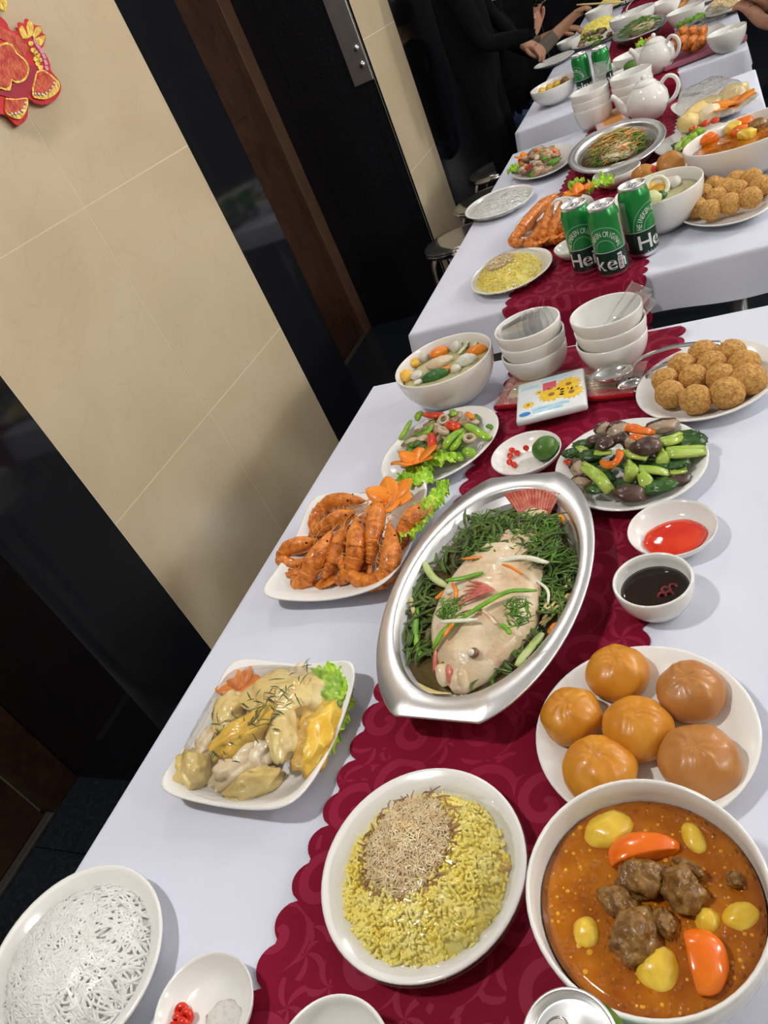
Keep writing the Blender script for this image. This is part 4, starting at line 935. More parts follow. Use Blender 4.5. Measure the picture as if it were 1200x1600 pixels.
for i, (x, y, z, a, b, rz, lab) in enumerate([(205, 425, .036, .0110, .016, .3, 'upright cut mushroom at the left of the plate'), (220, 530, .030, .0150, .009, -.2, 'mushroom cap with stalk at the front left'), (810, 125, .030, .0210, .012, .1, 'flat tan mushroom slice at the back rim'), (490, 150, .056, .0150, .014, .2, 'pale frilled mushroom on top of the heap'), (390, 145, .044, .0125, .010, .6, 'tan mushroom slice at the back left'), (565, 245, .056, .0060, .0075, 1, 'small pale mushroom stub beside the black cap')]):
    t = empty('cut_mushroom', lab, 'mushroom', zm(x, y, z), rz, 'cut mushrooms'); obj('flesh', blob(a, b, .0085, 3, .25, 2, i + 3, None, .08), SHIU, t)
    obj('skin', move(blob(a * .98, b * .55, .0088, 3, .25, 2, i + 3), (-a * .1, b * .62, 0)), SHII, t)
    if i == 1: obj('stalk', move(tube([(0, 0, 0), (.002, -.018, -.006)], .006, 10), (0, 0, 0)), SHIU, t)
for i, (pts, r, lab) in enumerate([([(490, 290, .056), (500, 330, .058), (460, 390, .056), (400, 400, .050), (360, 375, .048)], .0055, 'orange chilli curl in the middle of the mushrooms'), ([(500, 105, .054), (590, 140, .060), (680, 155, .056), (750, 160, .048)], .0075, 'long orange chilli flower at the back of the mushrooms'), ([(570, 190, .056), (630, 205, .058), (690, 215, .054)], .0055, 'red chilli petal below the long orange one'), ([(560, 120, .056), (620, 130, .060), (640, 170, .058)], .0060, 'short red chilli petal on the long orange one'), ([(105, 365, .020), (135, 380, .024), (165, 385, .024)], .0055, 'red chilli end at the left rim of mushrooms')]):
    strip('chilli_slice', [zm(*p) for p in pts], r, CHIO if i != 4 else PEPR, lab, 'chilli', 'chilli slices on mushrooms', .5)
rg = seeded(77)
for i in range(24): 
    q = rg.random() * 6.28; s = rg.uniform(.1, .84); p = Vector((MX + .082 * s * math.cos(q), MY + .082 * s * math.sin(q), TT + .016 + .012 * (1 - s))); d = rg.random() * 6.28; e = Vector((math.cos(d), math.sin(d), 0)) * .012
    piece('bok_choy_leaf', p - e, p + e, .010, .0045, BOKL, 'dark wilted leaf underneath the near mushrooms', 'bok choy', 'dark leaves underneath the mushrooms', i, .45, 3)

# ------------------------------------------------------------------ fried balls
plate(-.059, 1.012, .108, .097, 70, .019, 'oval white plate of fried balls beside the spoons')
def z3(x, y): return (560 + x / 1.875, 440 + y / 1.875)
BLAB = ['fried ball at the back left of near plate', 'fried ball at the back right of near plate', 'fried ball second row left of near plate', 'fried ball second row middle of near plate', 'fried ball second row right of near plate', 'fried ball leftmost of the near plate', 'fried ball left of centre on near plate', 'fried ball right of centre on near plate', 'fried ball rightmost of the near plate', 'fried ball front left of near plate', 'fried ball nearest the front of near plate', 'fried ball front right of near plate']
for i, (x, y) in enumerate([(1008, 207), (1092, 205), (947, 245), (1035, 240), (1130, 240), (898, 287), (980, 280), (1062, 278), (1143, 285), (912, 327), (988, 343), (1080, 323)]):
    p = at(*z3(x, y), .032); ball((p.x, p.y, TT + Z0 + .0275), [.0215, .021, .021, .0215, .0225, .020, .021, .021, .024, .0215, .0225, .0235][i] * .98, BLAB[i], i, 'fried balls on the near oval plate')

# ------------------------------------------------------------------ soup bowl
UX, UY = -.489, 1.141
bowl(UX, UY, .094, .080, 'white bowl of clear vegetable soup', 1, .98, 119, foot=.45)
SOUPM = broth_mat('clear_soup', (.42, .38, .17), (.55, .52, .30), 16, .06)
liquid('clear_soup', UX, UY, .083, .058, SOUPM, 'pale clear broth in the near soup bowl', 'broth', sy=.98)
CAUL = pbr('cauliflower', (.68, .66, .54), (.76, .74, .66), scale=80, rough=.6, bump=.6, bscale=200); FBALL = pbr('fish_ball', (.55, .52, .46), (.66, .63, .57), scale=60, rough=.4); YBALL = pbr('fried_cake', (.72, .36, .03), (.82, .52, .09), scale=60, rough=.4, bump=.5, bscale=160); ZUC = pbr('zucchini', (.02, .09, .02), (.06, .18, .04), scale=60, rough=.3, bump=.5, bscale=150); CABB = pbr('cabbage', (.55, .60, .24), (.68, .70, .42), scale=30, rough=.4)
def zq(x, y, z=.066): return at(560 + x / 5.4545, 480 + y / 5.4545, z)
for i, (x, y, a, b, h, mt, nm, lab, cat) in enumerate([(405, 590, .0155, .0150, .012, YBALL, 'fish_cake', 'yellow fish cake at the front left of the soup', 'fish cake'), (465, 480, .0135, .0130, .012, YBALL, 'fish_cake', 'yellow fish cake behind the front one', 'fish cake'), (545, 430, .012, .012, .012, FBALL, 'meatball', 'grey meatball at the left back of the soup', 'meatball'), (495, 580, .012, .012, .008, FBALL, 'meatball', 'grey meatball beside the front fish cake', 'meatball'),
        (690, 385, .020, .011, .010, CARROT, 'carrot_slice', 'orange carrot slice in the middle of the soup', 'carrot'), (1005, 370, .019, .011, .010, CARROT, 'carrot_slice', 'orange carrot slice at the right of the soup', 'carrot'), (720, 540, .016, .006, .006, CARROT, 'carrot_slice', 'orange carrot slice above the zucchini', 'carrot'), (690, 470, .026, .016, .010, pbr('pork_rind', (.66, .50, .33), (.74, .6, .42), scale=60, rough=.5, bump=.6, bscale=300), 'pork_rind', 'puffed beige rind in the middle of the soup', 'pork rind'),
        (920, 455, .020, .013, .012, CAUL, 'cauliflower', 'white cauliflower floret at the right of the soup', 'cauliflower'), (835, 345, .012, .012, .012, FBALL, 'meatball', 'grey meatball at the back of the soup', 'meatball'), (830, 525, .010, .008, .008, CAUL, 'cauliflower', 'small cauliflower bit beside the zucchini', 'cauliflower'), (655, 585, .026, .010, .012, ZUC, 'zucchini_slice', 'dark green zucchini slice at the front of the soup', 'zucchini'), (510, 635, .009, .006, .004, CAUL, 'cauliflower', 'small white scrap at the front rim of the soup', 'cauliflower')]):
    tag(obj(nm, blob(a, b, h, 3, .15, 2.2, i + 2, None, .08), mt, None, zq(x, y), .25), lab, cat, 'pieces in the near soup')
for i, (x, y) in enumerate([(700, 320), (780, 300), (880, 310), (960, 290), (900, 360), (1010, 300)]):
    p = zq(x, y, .064); strip('cabbage_strip', curl_strip(p, .032, .004, .3 + .25 * i, .006, .004), .0052, CABB, 'pale cabbage strip at the back of the soup', 'cabbage', 'cabbage strips in the near soup', .4)

# ------------------------------------------------------------------ stacked bowls, packets, spoons
bm_ = mdata('rice_bowl', lathe(bowl_prof(.0575, .052, foot=.5), 56), CERAMIC)
for (px, py, w) in ((823, 507, 'left'), (946, 486, 'right')):
    p = at(px, py, .101)
    for k, lv in enumerate(('lowest', 'middle', 'topmost')):
        tag(obj('rice_bowl', bm_, None, None, (p.x + (-.001, .0015, 0)[k], p.y, TT + Z0 + k * .0235), k), '%s white rice bowl of the %s stack on nearest table' % (lv, w), 'bowl', 'stacked rice bowls')
    if w == 'left': LS = p
    else: RS = p
for k in range(4):   # nested clear cups lying in the left stack
    t = tag(obj('plastic_cup', move(lathe([(.0, 0), (.018, 0), (.024, .045), (.0255, .046), (.0245, .0465), (.0175, .002), (0, .002)], 32), (0, 0, 0), Matrix.Rotation(math.radians(78), 4, 'Y')), PLASTIC, None, (LS.x - .038 + .011 * k, LS.y - .004, TT + Z0 + .088 + .001 * k), -.15), ['clear plastic cup at the left end of the nested row', 'second clear plastic cup from left in the nested row', 'third clear plastic cup from left in the nested row', 'clear plastic cup at right end of the nested row'][k], 'cup', 'nested clear cups')
for k in range(2):   # clear cutlery sleeves in the right stack
    t = empty('cutlery_sleeve', ['clear plastic cutlery sleeve standing tallest in the right bowl stack', 'lower clear plastic cutlery sleeve in the right bowl stack'][k], 'plastic sleeve', (RS.x + .018 + .014 * k, RS.y + .002 - .006 * k, TT + Z0 + .078))
    t.rotation_euler = (.12, .75 + .18 * k, .3)
    obj('film_sleeve', box(-.017, .017, -.0012, .0012, -.02, .062 - .016 * k, .0008), PLASTIC, t, smooth=False)
    for x in (-.0172, .0172): obj('sealed_edge', box(x - .0008, x + .0008, -.002, .002, -.02, .063 - .016 * k), FILM_DENSE, t, smooth=False)
    obj('spoon', merge([tube([(0, 0, -.015), (0, 0, .05)], .0022, 8), move(blob(.008, .003, .012, 2, 0), (0, 0, -.008))]), PLASTIC, t)
REDP = pbr('red_packet', (.50, .012, .018), (.58, .02, .03), scale=20, rough=.2, coat=.5); REDD = pbr('dark_red_tray', (.16, .008, .016), rough=.25, coat=.4)
tray = empty('chopstick_pack', 'long red plastic pack of wooden chopsticks', 'pack', (-.270, 1.083, TT + Z0), math.radians(-9.5))
obj('base', box(-.120, .120, -.044, .044, 0, .006, .002), REDD, tray, smooth=False)
obj('front_band', box(-.118, .118, -.046, -.024, .005, .0145, .003), REDP, tray, smooth=False); obj('back_band', box(-.118, .118, .030, .045, .005, .011, .002), REDP, tray, smooth=False); obj('end_band', box(-.121, -.108, -.040, .042, .005, .012, .002), REDP, tray, smooth=False)
WOODC = pbr('bamboo', (.66, .46, .22), (.74, .56, .30), scale=30, rough=.5)
for k in range(6): obj('chopstick', box(-.106, .10, -.020 + k * .0085, -.0135 + k * .0085, .006, .0115, .001), WOODC, tray, smooth=False)
obj('wrapper', box(-.121, .121, -.0465, .0455, .0148, .0154), film_mat('pack_wrapper', .02, .5, 60, .5), tray, smooth=False)
obj('mark', prism([(.005, -.040), (.013, -.040), (.009, -.032)], .0155, .0158), CERAMIC, tray, smooth=False)
nap = empty('napkin_pack', 'white napkin pack printed with yellow flowers on the red pack', 'napkins', (-.290, 1.036, TT + Z0 + .0165), math.radians(8))
NW = pbr('napkin_white', (.74, .80, .84), (.80, .82, .84), scale=20, rough=.25, coat=.4); NB = pbr('print_blue', (.30, .62, .78), (.55, .76, .84), scale=90, rough=.4); NY = pbr('print_yellow', (.86, .50, .01), (.86, .62, .02), scale=90, rough=.35, coat=.3); NO = pbr('print_brown', (.30, .14, .02), rough=.5); NBL = pbr('print_deep_blue', (.02, .22, .62), rough=.4); NR = pbr('print_pink', (.68, .10, .14), rough=.4)
obj('wrapper', box(-.056, .056, -.060, .060, 0, .013, .004), NW, nap, smooth=True)
ZT = .0131
def flower(x, y, r, petals, cr, name):
    pr = []
    for i in range(petals):
        a = 2 * math.pi * i / petals; pr.append(move(prism([(0, -.0001), (r * .45, -r * .17), (r * .85, -r * .12), (r, 0), (r * .85, r * .12), (r * .45, r * .17)], 0, .0003 + .0001 * (i % 2)), (x, y, ZT), Matrix.Rotation(a, 4, 'Z')))
    f_ = obj(name, merge(pr), NY, nap, smooth=False)
    obj('flower_heart', move(lathe([(0, .0008), (cr, .0006), (cr, 0)], 14), (x, y, ZT)), NO, f_, smooth=False)
flower(.002, -.004, .0225, 14, .0055, 'printed_flower'); flower(.034, -.012, .0205, 14, .0050, 'printed_flower'); flower(.030, .016, .0220, 14, .0050, 'printed_flower'); flower(-.036, -.020, .0100, 12, .0026, 'printed_flower'); flower(-.018, .012, .0070, 12, .0020, 'printed_flower')
for (x0, x1, y0, y1) in ((-.03, .03, -.042, -.034), (-.028, .02, -.05, -.044), (-.05, -.02, .032, .040), (-.015, .03, .046, .054)): obj('printed_line', box(x0, x1, y0, y1, ZT, ZT + .0003), NB, nap, smooth=False)
obj('printed_block', box(-.012, .010, .014, .038, ZT, ZT + .0003), NR, nap, smooth=False)
obj('printed_badge', move(lathe([(0, .0006), (.0085, .0005), (.0085, 0)], 18, 1.1, .7), (-.041, -.046, ZT)), NBL, nap, smooth=False)
def big_spoon(p, q, label, tip=0, r=.024, flip=False):
    """p: middle of the bowl, q: handle end"""
    p, q = Vector(p), Vector(q); d = (q - p); L = d.length; rz = math.atan2(d.y, d.x)
    t = empty('serving_spoon', label, 'spoon', p, rz); t.rotation_euler = (0, -math.asin((q.z - p.z) / L), rz)
    V, F = lathe([(0, -.013), (.3, -.0122), (.6, -.0092), (.85, -.004), (1.0, .0015), (.985, .0028), (.83, -.0026), (.58, -.0078), (.3, -.0106), (0, -.0114)], 40)
    for v in V: v[0] *= r * (1.38 if v[0] < 0 else 1.5); v[1] *= r
    obj('bowl', (V, F), CHROME, t)
    hd = catmull([(r * 1.42, 0, .001), (r * 2.1, 0, .012), (L * .55, 0, .016), (L * .85, 0, .008), (L, 0, 0)], 6); n = len(hd)
    obj('handle', tube(hd, [.0048 + .0035 * (i / n) ** 2 for i in range(n)], 10, .35, up=(0, 0, 1)), CHROME, t)
    return t
big_spoon(at(955, 583, .034), at(1125, 536, .030), 'large steel serving spoon lying on the red pack', r=.0235)
big_spoon(at(985, 600, .020), at(1110, 562, .012), 'second steel spoon half hidden under the larger one', r=.016)

# ------------------------------------------------------------------ beer cans with wrapped lettering
_gl = {}
def glyph(ch, bold=.02):
    if (ch, bold) not in _gl:
        cu = bpy.data.curves.new('g', 'FONT'); cu.body = ch; cu.size = 1; cu.offset = bold; cu.resolution_u = 5; cu.fill_mode = 'FRONT'
        o = bpy.data.objects.new('g', cu); COL.objects.link(o); bpy.context.view_layer.update()
        me = bpy.data.meshes.new_from_object(o.evaluated_get(bpy.context.evaluated_depsgraph_get()))
        bm = bmesh.new(); bm.from_mesh(me); bmesh.ops.triangulate(bm, faces=bm.faces[:]); bmesh.ops.subdivide_edges(bm, edges=[e for e in bm.edges if e.calc_length() > .35], cuts=1); bm.verts.index_update()
        v = np.array([tuple(q.co) for q in bm.verts]) if len(bm.verts) else np.zeros((0, 3)); f = [tuple(l.index for l in q.verts) for q in bm.faces]; bm.free()
        COL.objects.unlink(o); bpy.data.objects.remove(o); bpy.data.curves.remove(cu); bpy.data.meshes.remove(me)
        _gl[(ch, bold)] = (v, f, (v[:, 0].max() - v[:, 0].min()) if len(v) else .3, v[:, 0].min() if len(v) else 0)
    return _gl[(ch, bold)]
def text2d(s, size, bold=.02, gap=.07):
    parts, x = [], 0
    for ch in s:
        if ch == ' ': x += .35 * size; continue
        v, f, w, x0 = glyph(ch, bold); q = v.copy(); q[:, 0] = (q[:, 0] - x0) * size + x; q[:, 1] *= size; parts.append((q, f)); x += (w + gap) * size
    V, F = merge(parts); return V, F, x
CR, CHt = .031, .147
GREEN = pbr('can_green', (.012, .26, .055), rough=.3, metal=.35, coat=.4); DGREEN = pbr('can_dark_green', (.012, .045, .032), rough=.3, metal=.5, coat=.3)
WHITEP = pbr('white_print', (.78, .79, .78), rough=.4); PALEP = pbr('pale_green_print', (.30, .52, .36), rough=.4); GREYP = pbr('silver_print', (.42, .48, .45), rough=.35, metal=.5)
def wrap(V, R): 
    V = np.asarray(V, float); return np.stack([R * np.sin(V[:, 0] / R), -R * np.cos(V[:, 0] / R), V[:, 1]], 1)
def can_parts(root):
    obj('base', lathe([(0, .004), (.018, .002), (.0225, 0), (.0245, .0008), (CR, .010), (CR, .012)], 48), ALU, root)
    lo = obj('lower_band', lathe([(CR, .010), (CR, .057)], 48), DGREEN, root)
    up = obj('body', lathe([(CR, .057), (CR, .1245), (CR - .001, .1285), (CR - .004, .137), (CR - .0052, .1395)], 48), GREEN, root)
    obj('divider_line', lathe([(CR + .0002, .0565), (CR + .0002, .0578)], 48), WHITEP, up)
    V, F, w = text2d('Heineken', .040, .012, .06); V[:, 0] -= w * .5; V[:, 0] *= .172 / w; V[:, 1] = V[:, 1] * 1.05 + .020
    obj('large_lettering', (wrap(V, CR + .0003), F), WHITEP, lo)
    st_ = []
    for k in range(5): st_.append(move(prism([(.0018 * math.cos(a * math.pi / 5 + .31) * (1 if a % 2 else .45), .0018 * math.sin(a * math.pi / 5 + .31) * (1 if a % 2 else .45)) for a in range(10)], 0, .0001), (-.070 + k * .007, .0135, 0)))
    V, F = merge(st_); obj('star_row', (wrap(V, CR + .0003), F), WHITEP, lo)
    bc = [(.0665, .0765, .016, .050)]; V, F = merge([(np.array([(a, c, 0), (b, c, 0), (b, d, 0), (a, d, 0)]), [(0, 1, 2, 3)]) for a, b, c, d in bc]); b_ = obj('barcode_label', (wrap(V, CR + .0005), F), WHITEP, lo)
    V, F = merge([(np.array([(.0675, z, 0), (.0745, z, 0), (.0745, z + h, 0), (.0675, z + h, 0)]), [(0, 1, 2, 3)]) for z, h in ((.019, .001), (.0215, .0005), (.023, .0015), (.0265, .0006), (.028, .001), (.031, .0016), (.0345, .0006), (.036, .001), (.039, .0013), (.0425, .0006), (.044, .0016))])
    obj('bars', (wrap(V, CR + .0007), F), EYE, b_)
    # badge: two arcs with lettering between them
    parts, let = [], []
    cz = .058
    for uc in (-.049, .045):
        for r0 in (.0200, .0410):
            V = []; F = []
            for k in range(41):
                a = math.pi * (1 - k / 40); V += [(uc + r0 * math.cos(a), cz + r0 * 1.22 * math.sin(a), 0), (uc + (r0 + .0011) * math.cos(a), cz + (r0 + .0011) * 1.22 * math.sin(a), 0)]
                if k: F.append((2 * k - 2, 2 * k, 2 * k + 1, 2 * k - 1))
            parts.append((np.array(V), F))
        s = 'HEINEKEN ORIGINAL'; n = len(s)
        for i, ch in enumerate(s):
            if ch == ' ': continue
            v, f, w, x0 = glyph(ch, .008); a = math.pi * (.955 - .91 * i / (n - 1)); q = v.copy(); q[:, 0] = (q[:, 0] - x0 - w / 2) * .0098; q[:, 1] = (q[:, 1] - .36) * .0150
            c, sn = math.cos(a - math.pi / 2), math.sin(a - math.pi / 2); q = np.stack([q[:, 0] * c - q[:, 1] * sn + uc + .0307 * math.cos(a), q[:, 0] * sn + q[:, 1] * c + cz + .001 + .0307 * 1.22 * math.sin(a), q[:, 2]], 1); let.append((q, f))
    V, F = merge(parts); obj('badge_arcs', (wrap(V, CR + .0003), F), PALEP, up)
    V, F = merge(let); obj('badge_lettering', (wrap(V, CR + .0004), F), WHITEP, up)
    # silver side panel with fine print
    V = np.array([(.0870, .060, 0), (.0925, .060, 0), (.0980, .060, 0), (.0980, .122, 0), (.0925, .122, 0), (.0870, .122, 0)]); pn = obj('side_panel', (wrap(V, CR + .0003), [(0, 1, 4, 5), (1, 2, 3, 4)]), GREYP, up)
    can_lid(root)
def can_lid(root):
    li = obj('lid', lathe([(CR - .0052, .1392), (CR - .0040, .1425), (CR - .0040, .1462), (CR - .0050, .147), (CR - .0062, .1462), (CR - .0075, .1405), (CR - .009, .1398), (CR - .0100, .1412), (0, .1412)], 48), ALU, root)
    obj('tab', merge([move(torus(.0062, .0016, 20, 6, .6), (0, -.006, .1432), s=(1, 1.25, 1)), move(lathe([(0, .0015), (.003, .0013), (.0032, 0)], 14), (0, .0015, .1418)), move(box(-.0065, .0065, -.001, .005, 0, .0012), (0, 0, .1424))]), CHROME, li)
    obj('opening', move(lathe([(.0078, 0), (.0086, .0005), (.0094, 0)], 24, 1, .8), (0, .0100, .1412)), CHROME, li)
def make_can(p, rz, label, group): 
    t = empty('beer_can', label, 'can', (p[0], p[1], TT + Z0), rz, group); can_parts(t); return t
can0 = make_can((-.226, 1.536), -1.60, 'green beer can with barcode nearest of the three', 'beer cans on the second table')
dup(can0, (-.286, 1.592, TT + Z0), 1.72, 'green beer can at the left of the three, beside the lime')
dup(can0, (-.170, 1.600, TT + Z0), 2.60, 'green beer can at the right of the three, by the soup')
p = at(893, 1632, .145); dup(can0, (p.x, p.y, TT + Z0), 1.2, 'beer can cut off by bottom edge below the stew', 'beer can on the nearest table')
p = at(917, 147); c1_ = dup(can0, (p.x, p.y, TT + Z0), .8, 'left one of two green beer cans on the third table', 'beer cans on the third table')
p = at(948, 138); c2_ = dup(can0, (p.x, p.y, TT + Z0), .2, 'right one of two green beer cans on the third table', 'beer cans on the third table')

for c_ in (c1_, c2_): c_.scale = (1.1, 1.1, 1.02)

# ------------------------------------------------------------------ second table
def Z2(x, y, z=0): return at(650 + x / 2.1818, 180 + y / 2.1818, z)
plate(-.472, 1.665, .125, .100, 105, .018, 'oval white plate of yellow rice on the second table', 48)
_, H2 = mound(-.478, 1.662, .098, .078, 105, .006, .034, 'sticky_rice', YRICE, 'heap of yellow sticky rice on the second table', 'rice', 15, 1400, .0075)
fibres(-.478, 1.662, .006, .042, .034, 105, 700, lambda x, y: max(.002, H2(x, y)) + .004, FLOSS, 'pale meat floss on the second table rice', 'meat_floss', 'meat floss', 18, .011, .0008, (.012, .012))
film(-.472, 1.665, .122, .098, 105, .019, lambda x, y: .010 + .042 * max(0, 1 - math.hypot(x / .112, y / .088) ** 2.4) ** .7, 'cling film over the second table yellow rice', seed=19, seg=56, rings=14)
plate(-.613, 2.262, .135, .107, 112, .018, 'oval white plate of noodles at the second table edge', 48)
noodles(-.613, 2.262, .115, .090, 112, .006, .022, 'flat heap of white rice noodles on the second table', 190, 13, .0014)
film(-.613, 2.262, .133, .105, 112, .019, lambda x, y: .012 + .022 * max(0, 1 - math.hypot(x / .13, y / .1) ** 2.4), 'cling film over the second table noodles', seed=23, seg=56, rings=12)
p = at(902, 392, .012); dish(p.x, p.y, .050, .026, 'small white dish with a lime left of the beer cans')
tag(obj('lime', blob(.026, .023, .021, 3, .03, 1.5, 2), pbr('lime_skin_light', (.10, .19, .02), (.16, .27, .035), scale=30, rough=.35, coat=.3), None, (p.x + .006, p.y + .005, TT + Z0 + .027), .5), 'green lime in the dish left of the beer cans', 'lime')
# prawns of the second table
p = at(868, 350); plate(p.x, p.y, .145, .105, 96, .018, 'white plate of fried prawns on the second table', 48)
PR2 = [([(470, 275, .045), (410, 330, .045), (360, 390, .032), (330, 430, .022)], 'leftmost fried prawn on the second table'), ([(470, 300, .045), (440, 370, .042), (400, 430, .022), (385, 440, .018)], 'second fried prawn from left on the second table'), ([(455, 300, .055), (450, 350, .050), (440, 400, .034), (430, 425, .020)], 'third fried prawn from left on the second table'), ([(495, 295, .055), (485, 350, .050), (470, 395, .032), (460, 420, .020)], 'fourth fried prawn from left on the second table'), ([(530, 290, .050), (520, 340, .048), (505, 380, .034), (490, 400, .020)], 'fried prawn nearest the cans on the second table'), ([(480, 270, .050), (440, 300, .048), (400, 340, .036), (370, 370, .022)], 'fried prawn at the back on the second table'), ([(540, 330, .040), (540, 360, .036), (525, 385, .024), (505, 395, .020)], 'short fried prawn beside the beer can')]
for i, (pts, lab) in enumerate(PR2):
    x, y, z = pts[-1]; pts = pts + [(x + 22, y + 6, .018), (x + 40, y - 2, .022)]
    prawn([Z2(*q) for q in pts], lab, 'fried prawns on the second table', .0138, i + 30, True)
lettuce(Z2(625, 250, .045), .040, .030, .2, 'bright lettuce frill behind the beer cans', 12, LETT, .014); lettuce(Z2(550, 240, .040), .022, .018, .2, 'small lettuce frill behind the second carrot flower', 13, LETT, .010)
carrot_flower(Z2(556, 272, .060), .040, 'carrot flower left of the beer cans', 11, 7, .6)
# steel tray with herbs
TX, TY = -.272, 2.365
tag(obj('fish_tray', tray_mesh(.235, .135, .205, .115, .044, .236), STEEL, None, (TX, TY, TT + Z0), math.radians(99)), 'oval steel tray of herbs and fish on the second table', 'tray')
liquid('fish_broth', TX, TY, .196, .028, BROTH, 'dark broth in the second table steel tray', 'broth', 1, .56, 99, seg=48)
def loose(x, y, z, a, b, th, n, mt, label, name, seed, L, r, h, cat='herbs'):
    rg = seeded(seed); parts = []; c, s = math.cos(math.radians(th)), math.sin(math.radians(th))
    for i in range(n):
        q = math.sqrt(rg.random()); t = rg.random() * 6.28; lx, ly = a * q * math.cos(t), b * q * math.sin(t); p_ = np.array((lx * c - ly * s, lx * s + ly * c, h * (1 - q * q) + rg.uniform(0, .006))); d = rg.random() * 6.28; l = rg.uniform(*L)
        e = np.array((math.cos(d), math.sin(d), rg.uniform(-.1, .1))) * l / 2; w = rg.uniform(*r); parts.append(tube([p_ - e, p_ + (0, 0, .002), p_ + e], [w * .5, w, w * .4], 5, .5, False))
    return tag(obj(name, merge(parts), mt, None, (x, y, TT + Z0 + z)), label, cat, None, 'stuff')
piece('steamed_fish', (TX + .02, TY - .12, TT + .040), (TX - .02, TY + .10, TT + .040), .055, .026, FISH, 'pale steamed fish under herbs on the second table', 'fish', seed=3, amp=.1)
loose(TX, TY, .030, .150, .082, 99, 330, HERB_B, 'green herbs heaped over the second table fish', 'chopped_herbs', 81, (.02, .05), (.0015, .003), .034)
loose(TX, TY, .034, .140, .078, 99, 110, CARROT, 'carrot threads scattered over the second table fish', 'carrot_shreds', 82, (.03, .06), (.0014, .0022), .034, 'carrot')
loose(TX, TY, .036, .130, .070, 99, 90, GINGER, 'ginger shreds scattered over the second table fish', 'ginger_shreds', 83, (.03, .06), (.0016, .0024), .034, 'ginger')
# stir-fry of the second table
plate(-.520, 2.56, .185, .105, 104, .018, 'oval white plate of stir-fry on the second table', 48)
rg = seeded(91)
for i in range(84):
    q = math.sqrt(rg.random()) * .9; t = rg.random() * 6.28; lx, ly = .150 * q * math.cos(t), .072 * q * math.sin(t); a = math.radians(104)
    p = Vector((-.525 + lx * math.cos(a) - ly * math.sin(a), 2.54 + lx * math.sin(a) + ly * math.cos(a), TT + .018 + .036 * (1 - q * q))); d = rg.random() * 6.28; L = rg.uniform(.010, .020); e = Vector((math.cos(d) * L, math.sin(d) * L, rg.uniform(-.004, .004))); k = (0, 1, 2, 3, 0, 1, 2, 3, 0, 4, 1, 5)[i % 12]
    nm = ('stir_fry_meat', 'stir_fry_meat', 'stir_fry_meat', 'stir_fry_greens', 'pepper_strip', 'carrot_slice')[k]
    piece(nm, p - e, p + e, rg.uniform(.009, .013), rg.uniform(.006, .010), (MEAT, MEAT, SQUID, HERB_B, PEPR, CARROT)[k], ('brown meat slice in the second table stir-fry', 'brown meat slice in the second table stir-fry', 'pale squid scrap in the second table stir-fry', 'green leaf piece in the second table stir-fry', 'red pepper strip in the second table stir-fry', 'orange carrot slice in the second table stir-fry')[k], ('meat', 'meat', 'squid', 'vegetable', 'pepper', 'carrot')[k], 'second table stir-fry ' + nm + (' pale' if k == 2 else ''), i, .4, 2)
lettuce(Z2(345, 192, .020), .030, .022, .3, 'bright lettuce frill left of the second stir-fry', 15, LETT, .012); carrot_flower(Z2(372, 150, .030), .032, 'carrot flower at the left of the second stir-fry', 14, 5, .7)
# soup, small bowl, rolls, balls, stew, greens, chicken
p = Z2(825, 255, .082); bowl(p.x, p.y, .092, .085, 'white soup bowl right of the beer cans', 1, 1.12, 0, foot=.45); UX2, UY2 = p.x, p.y
liquid('clear_soup', UX2, UY2, .082, .064, SOUPM, 'pale broth in the soup beside the beer cans', 'broth', 1, 1.12)
for i, (x, y, a, mt, nm, lab, cat) in enumerate([(790, 250, .018, YBALL, 'fish_cake', 'yellow fish cake in the soup by the cans', 'fish cake'), (828, 252, .017, YBALL, 'fish_cake', 'yellow fish cake beside the squid ring by cans', 'fish cake'), (870, 232, .020, FBALL, 'meatball', 'grey meatball in the soup by the cans', 'meatball'), (800, 285, .022, CABB, 'cabbage_leaf', 'pale cabbage leaf in the soup by the cans', 'cabbage'), (830, 275, .014, ZUC, 'zucchini_slice', 'dark zucchini slice in the soup by the cans', 'zucchini')]):
    tag(obj(nm, blob(a, a * 1.2, a * .7, 3, .15, 2.2, i + 40, None, .08), mt, None, Z2(x, y, .072), .3 * i), lab, cat, 'pieces in the soup by the cans')
o = tag(obj('squid_ring', torus(.022, .005, 24, 8, 1.2), LEEK, None, Z2(822, 245, .082)), 'white squid ring in the soup by the cans', 'squid'); o.rotation_euler = (.9, 0, .3)
p = at(964, 272, .03); bowl(p.x, p.y, .062, .036, 'small empty white bowl behind the beer cans', foot=.5)
p = at(1060, 280); plate(p.x, p.y, .135, .100, 115, .018, 'white plate of baked rolls on the second table', 48)
ROLL = pbr('baked_roll', (.42, .16, .03), (.58, .27, .06), scale=20, rough=.35, coat=.3, ramp=(.3, .7))
for i, (a, b, w, h, lab) in enumerate([((835, 180), (900, 165), .036, .034, 'tall baked roll at the back of its plate'), ((925, 215), (985, 195), .032, .030, 'baked roll at the right of its plate'), ((745, 215), (810, 195), .026, .026, 'baked roll half hidden behind the soup bowl')]):
    piece('baked_roll', Z2(*a, .040), Z2(*b, .040), w, h, ROLL, lab, 'roll', 'baked rolls', i + 3, .08, 4)
piece('crab_stick', Z2(800, 188, .05), Z2(818, 182, .05), .008, .008, PEPR, 'red garnish beside the hidden roll', 'garnish')
plate(-.012, 1.705, .125, .088, 112, .018, 'oval white plate of fried balls on the second table', 48)
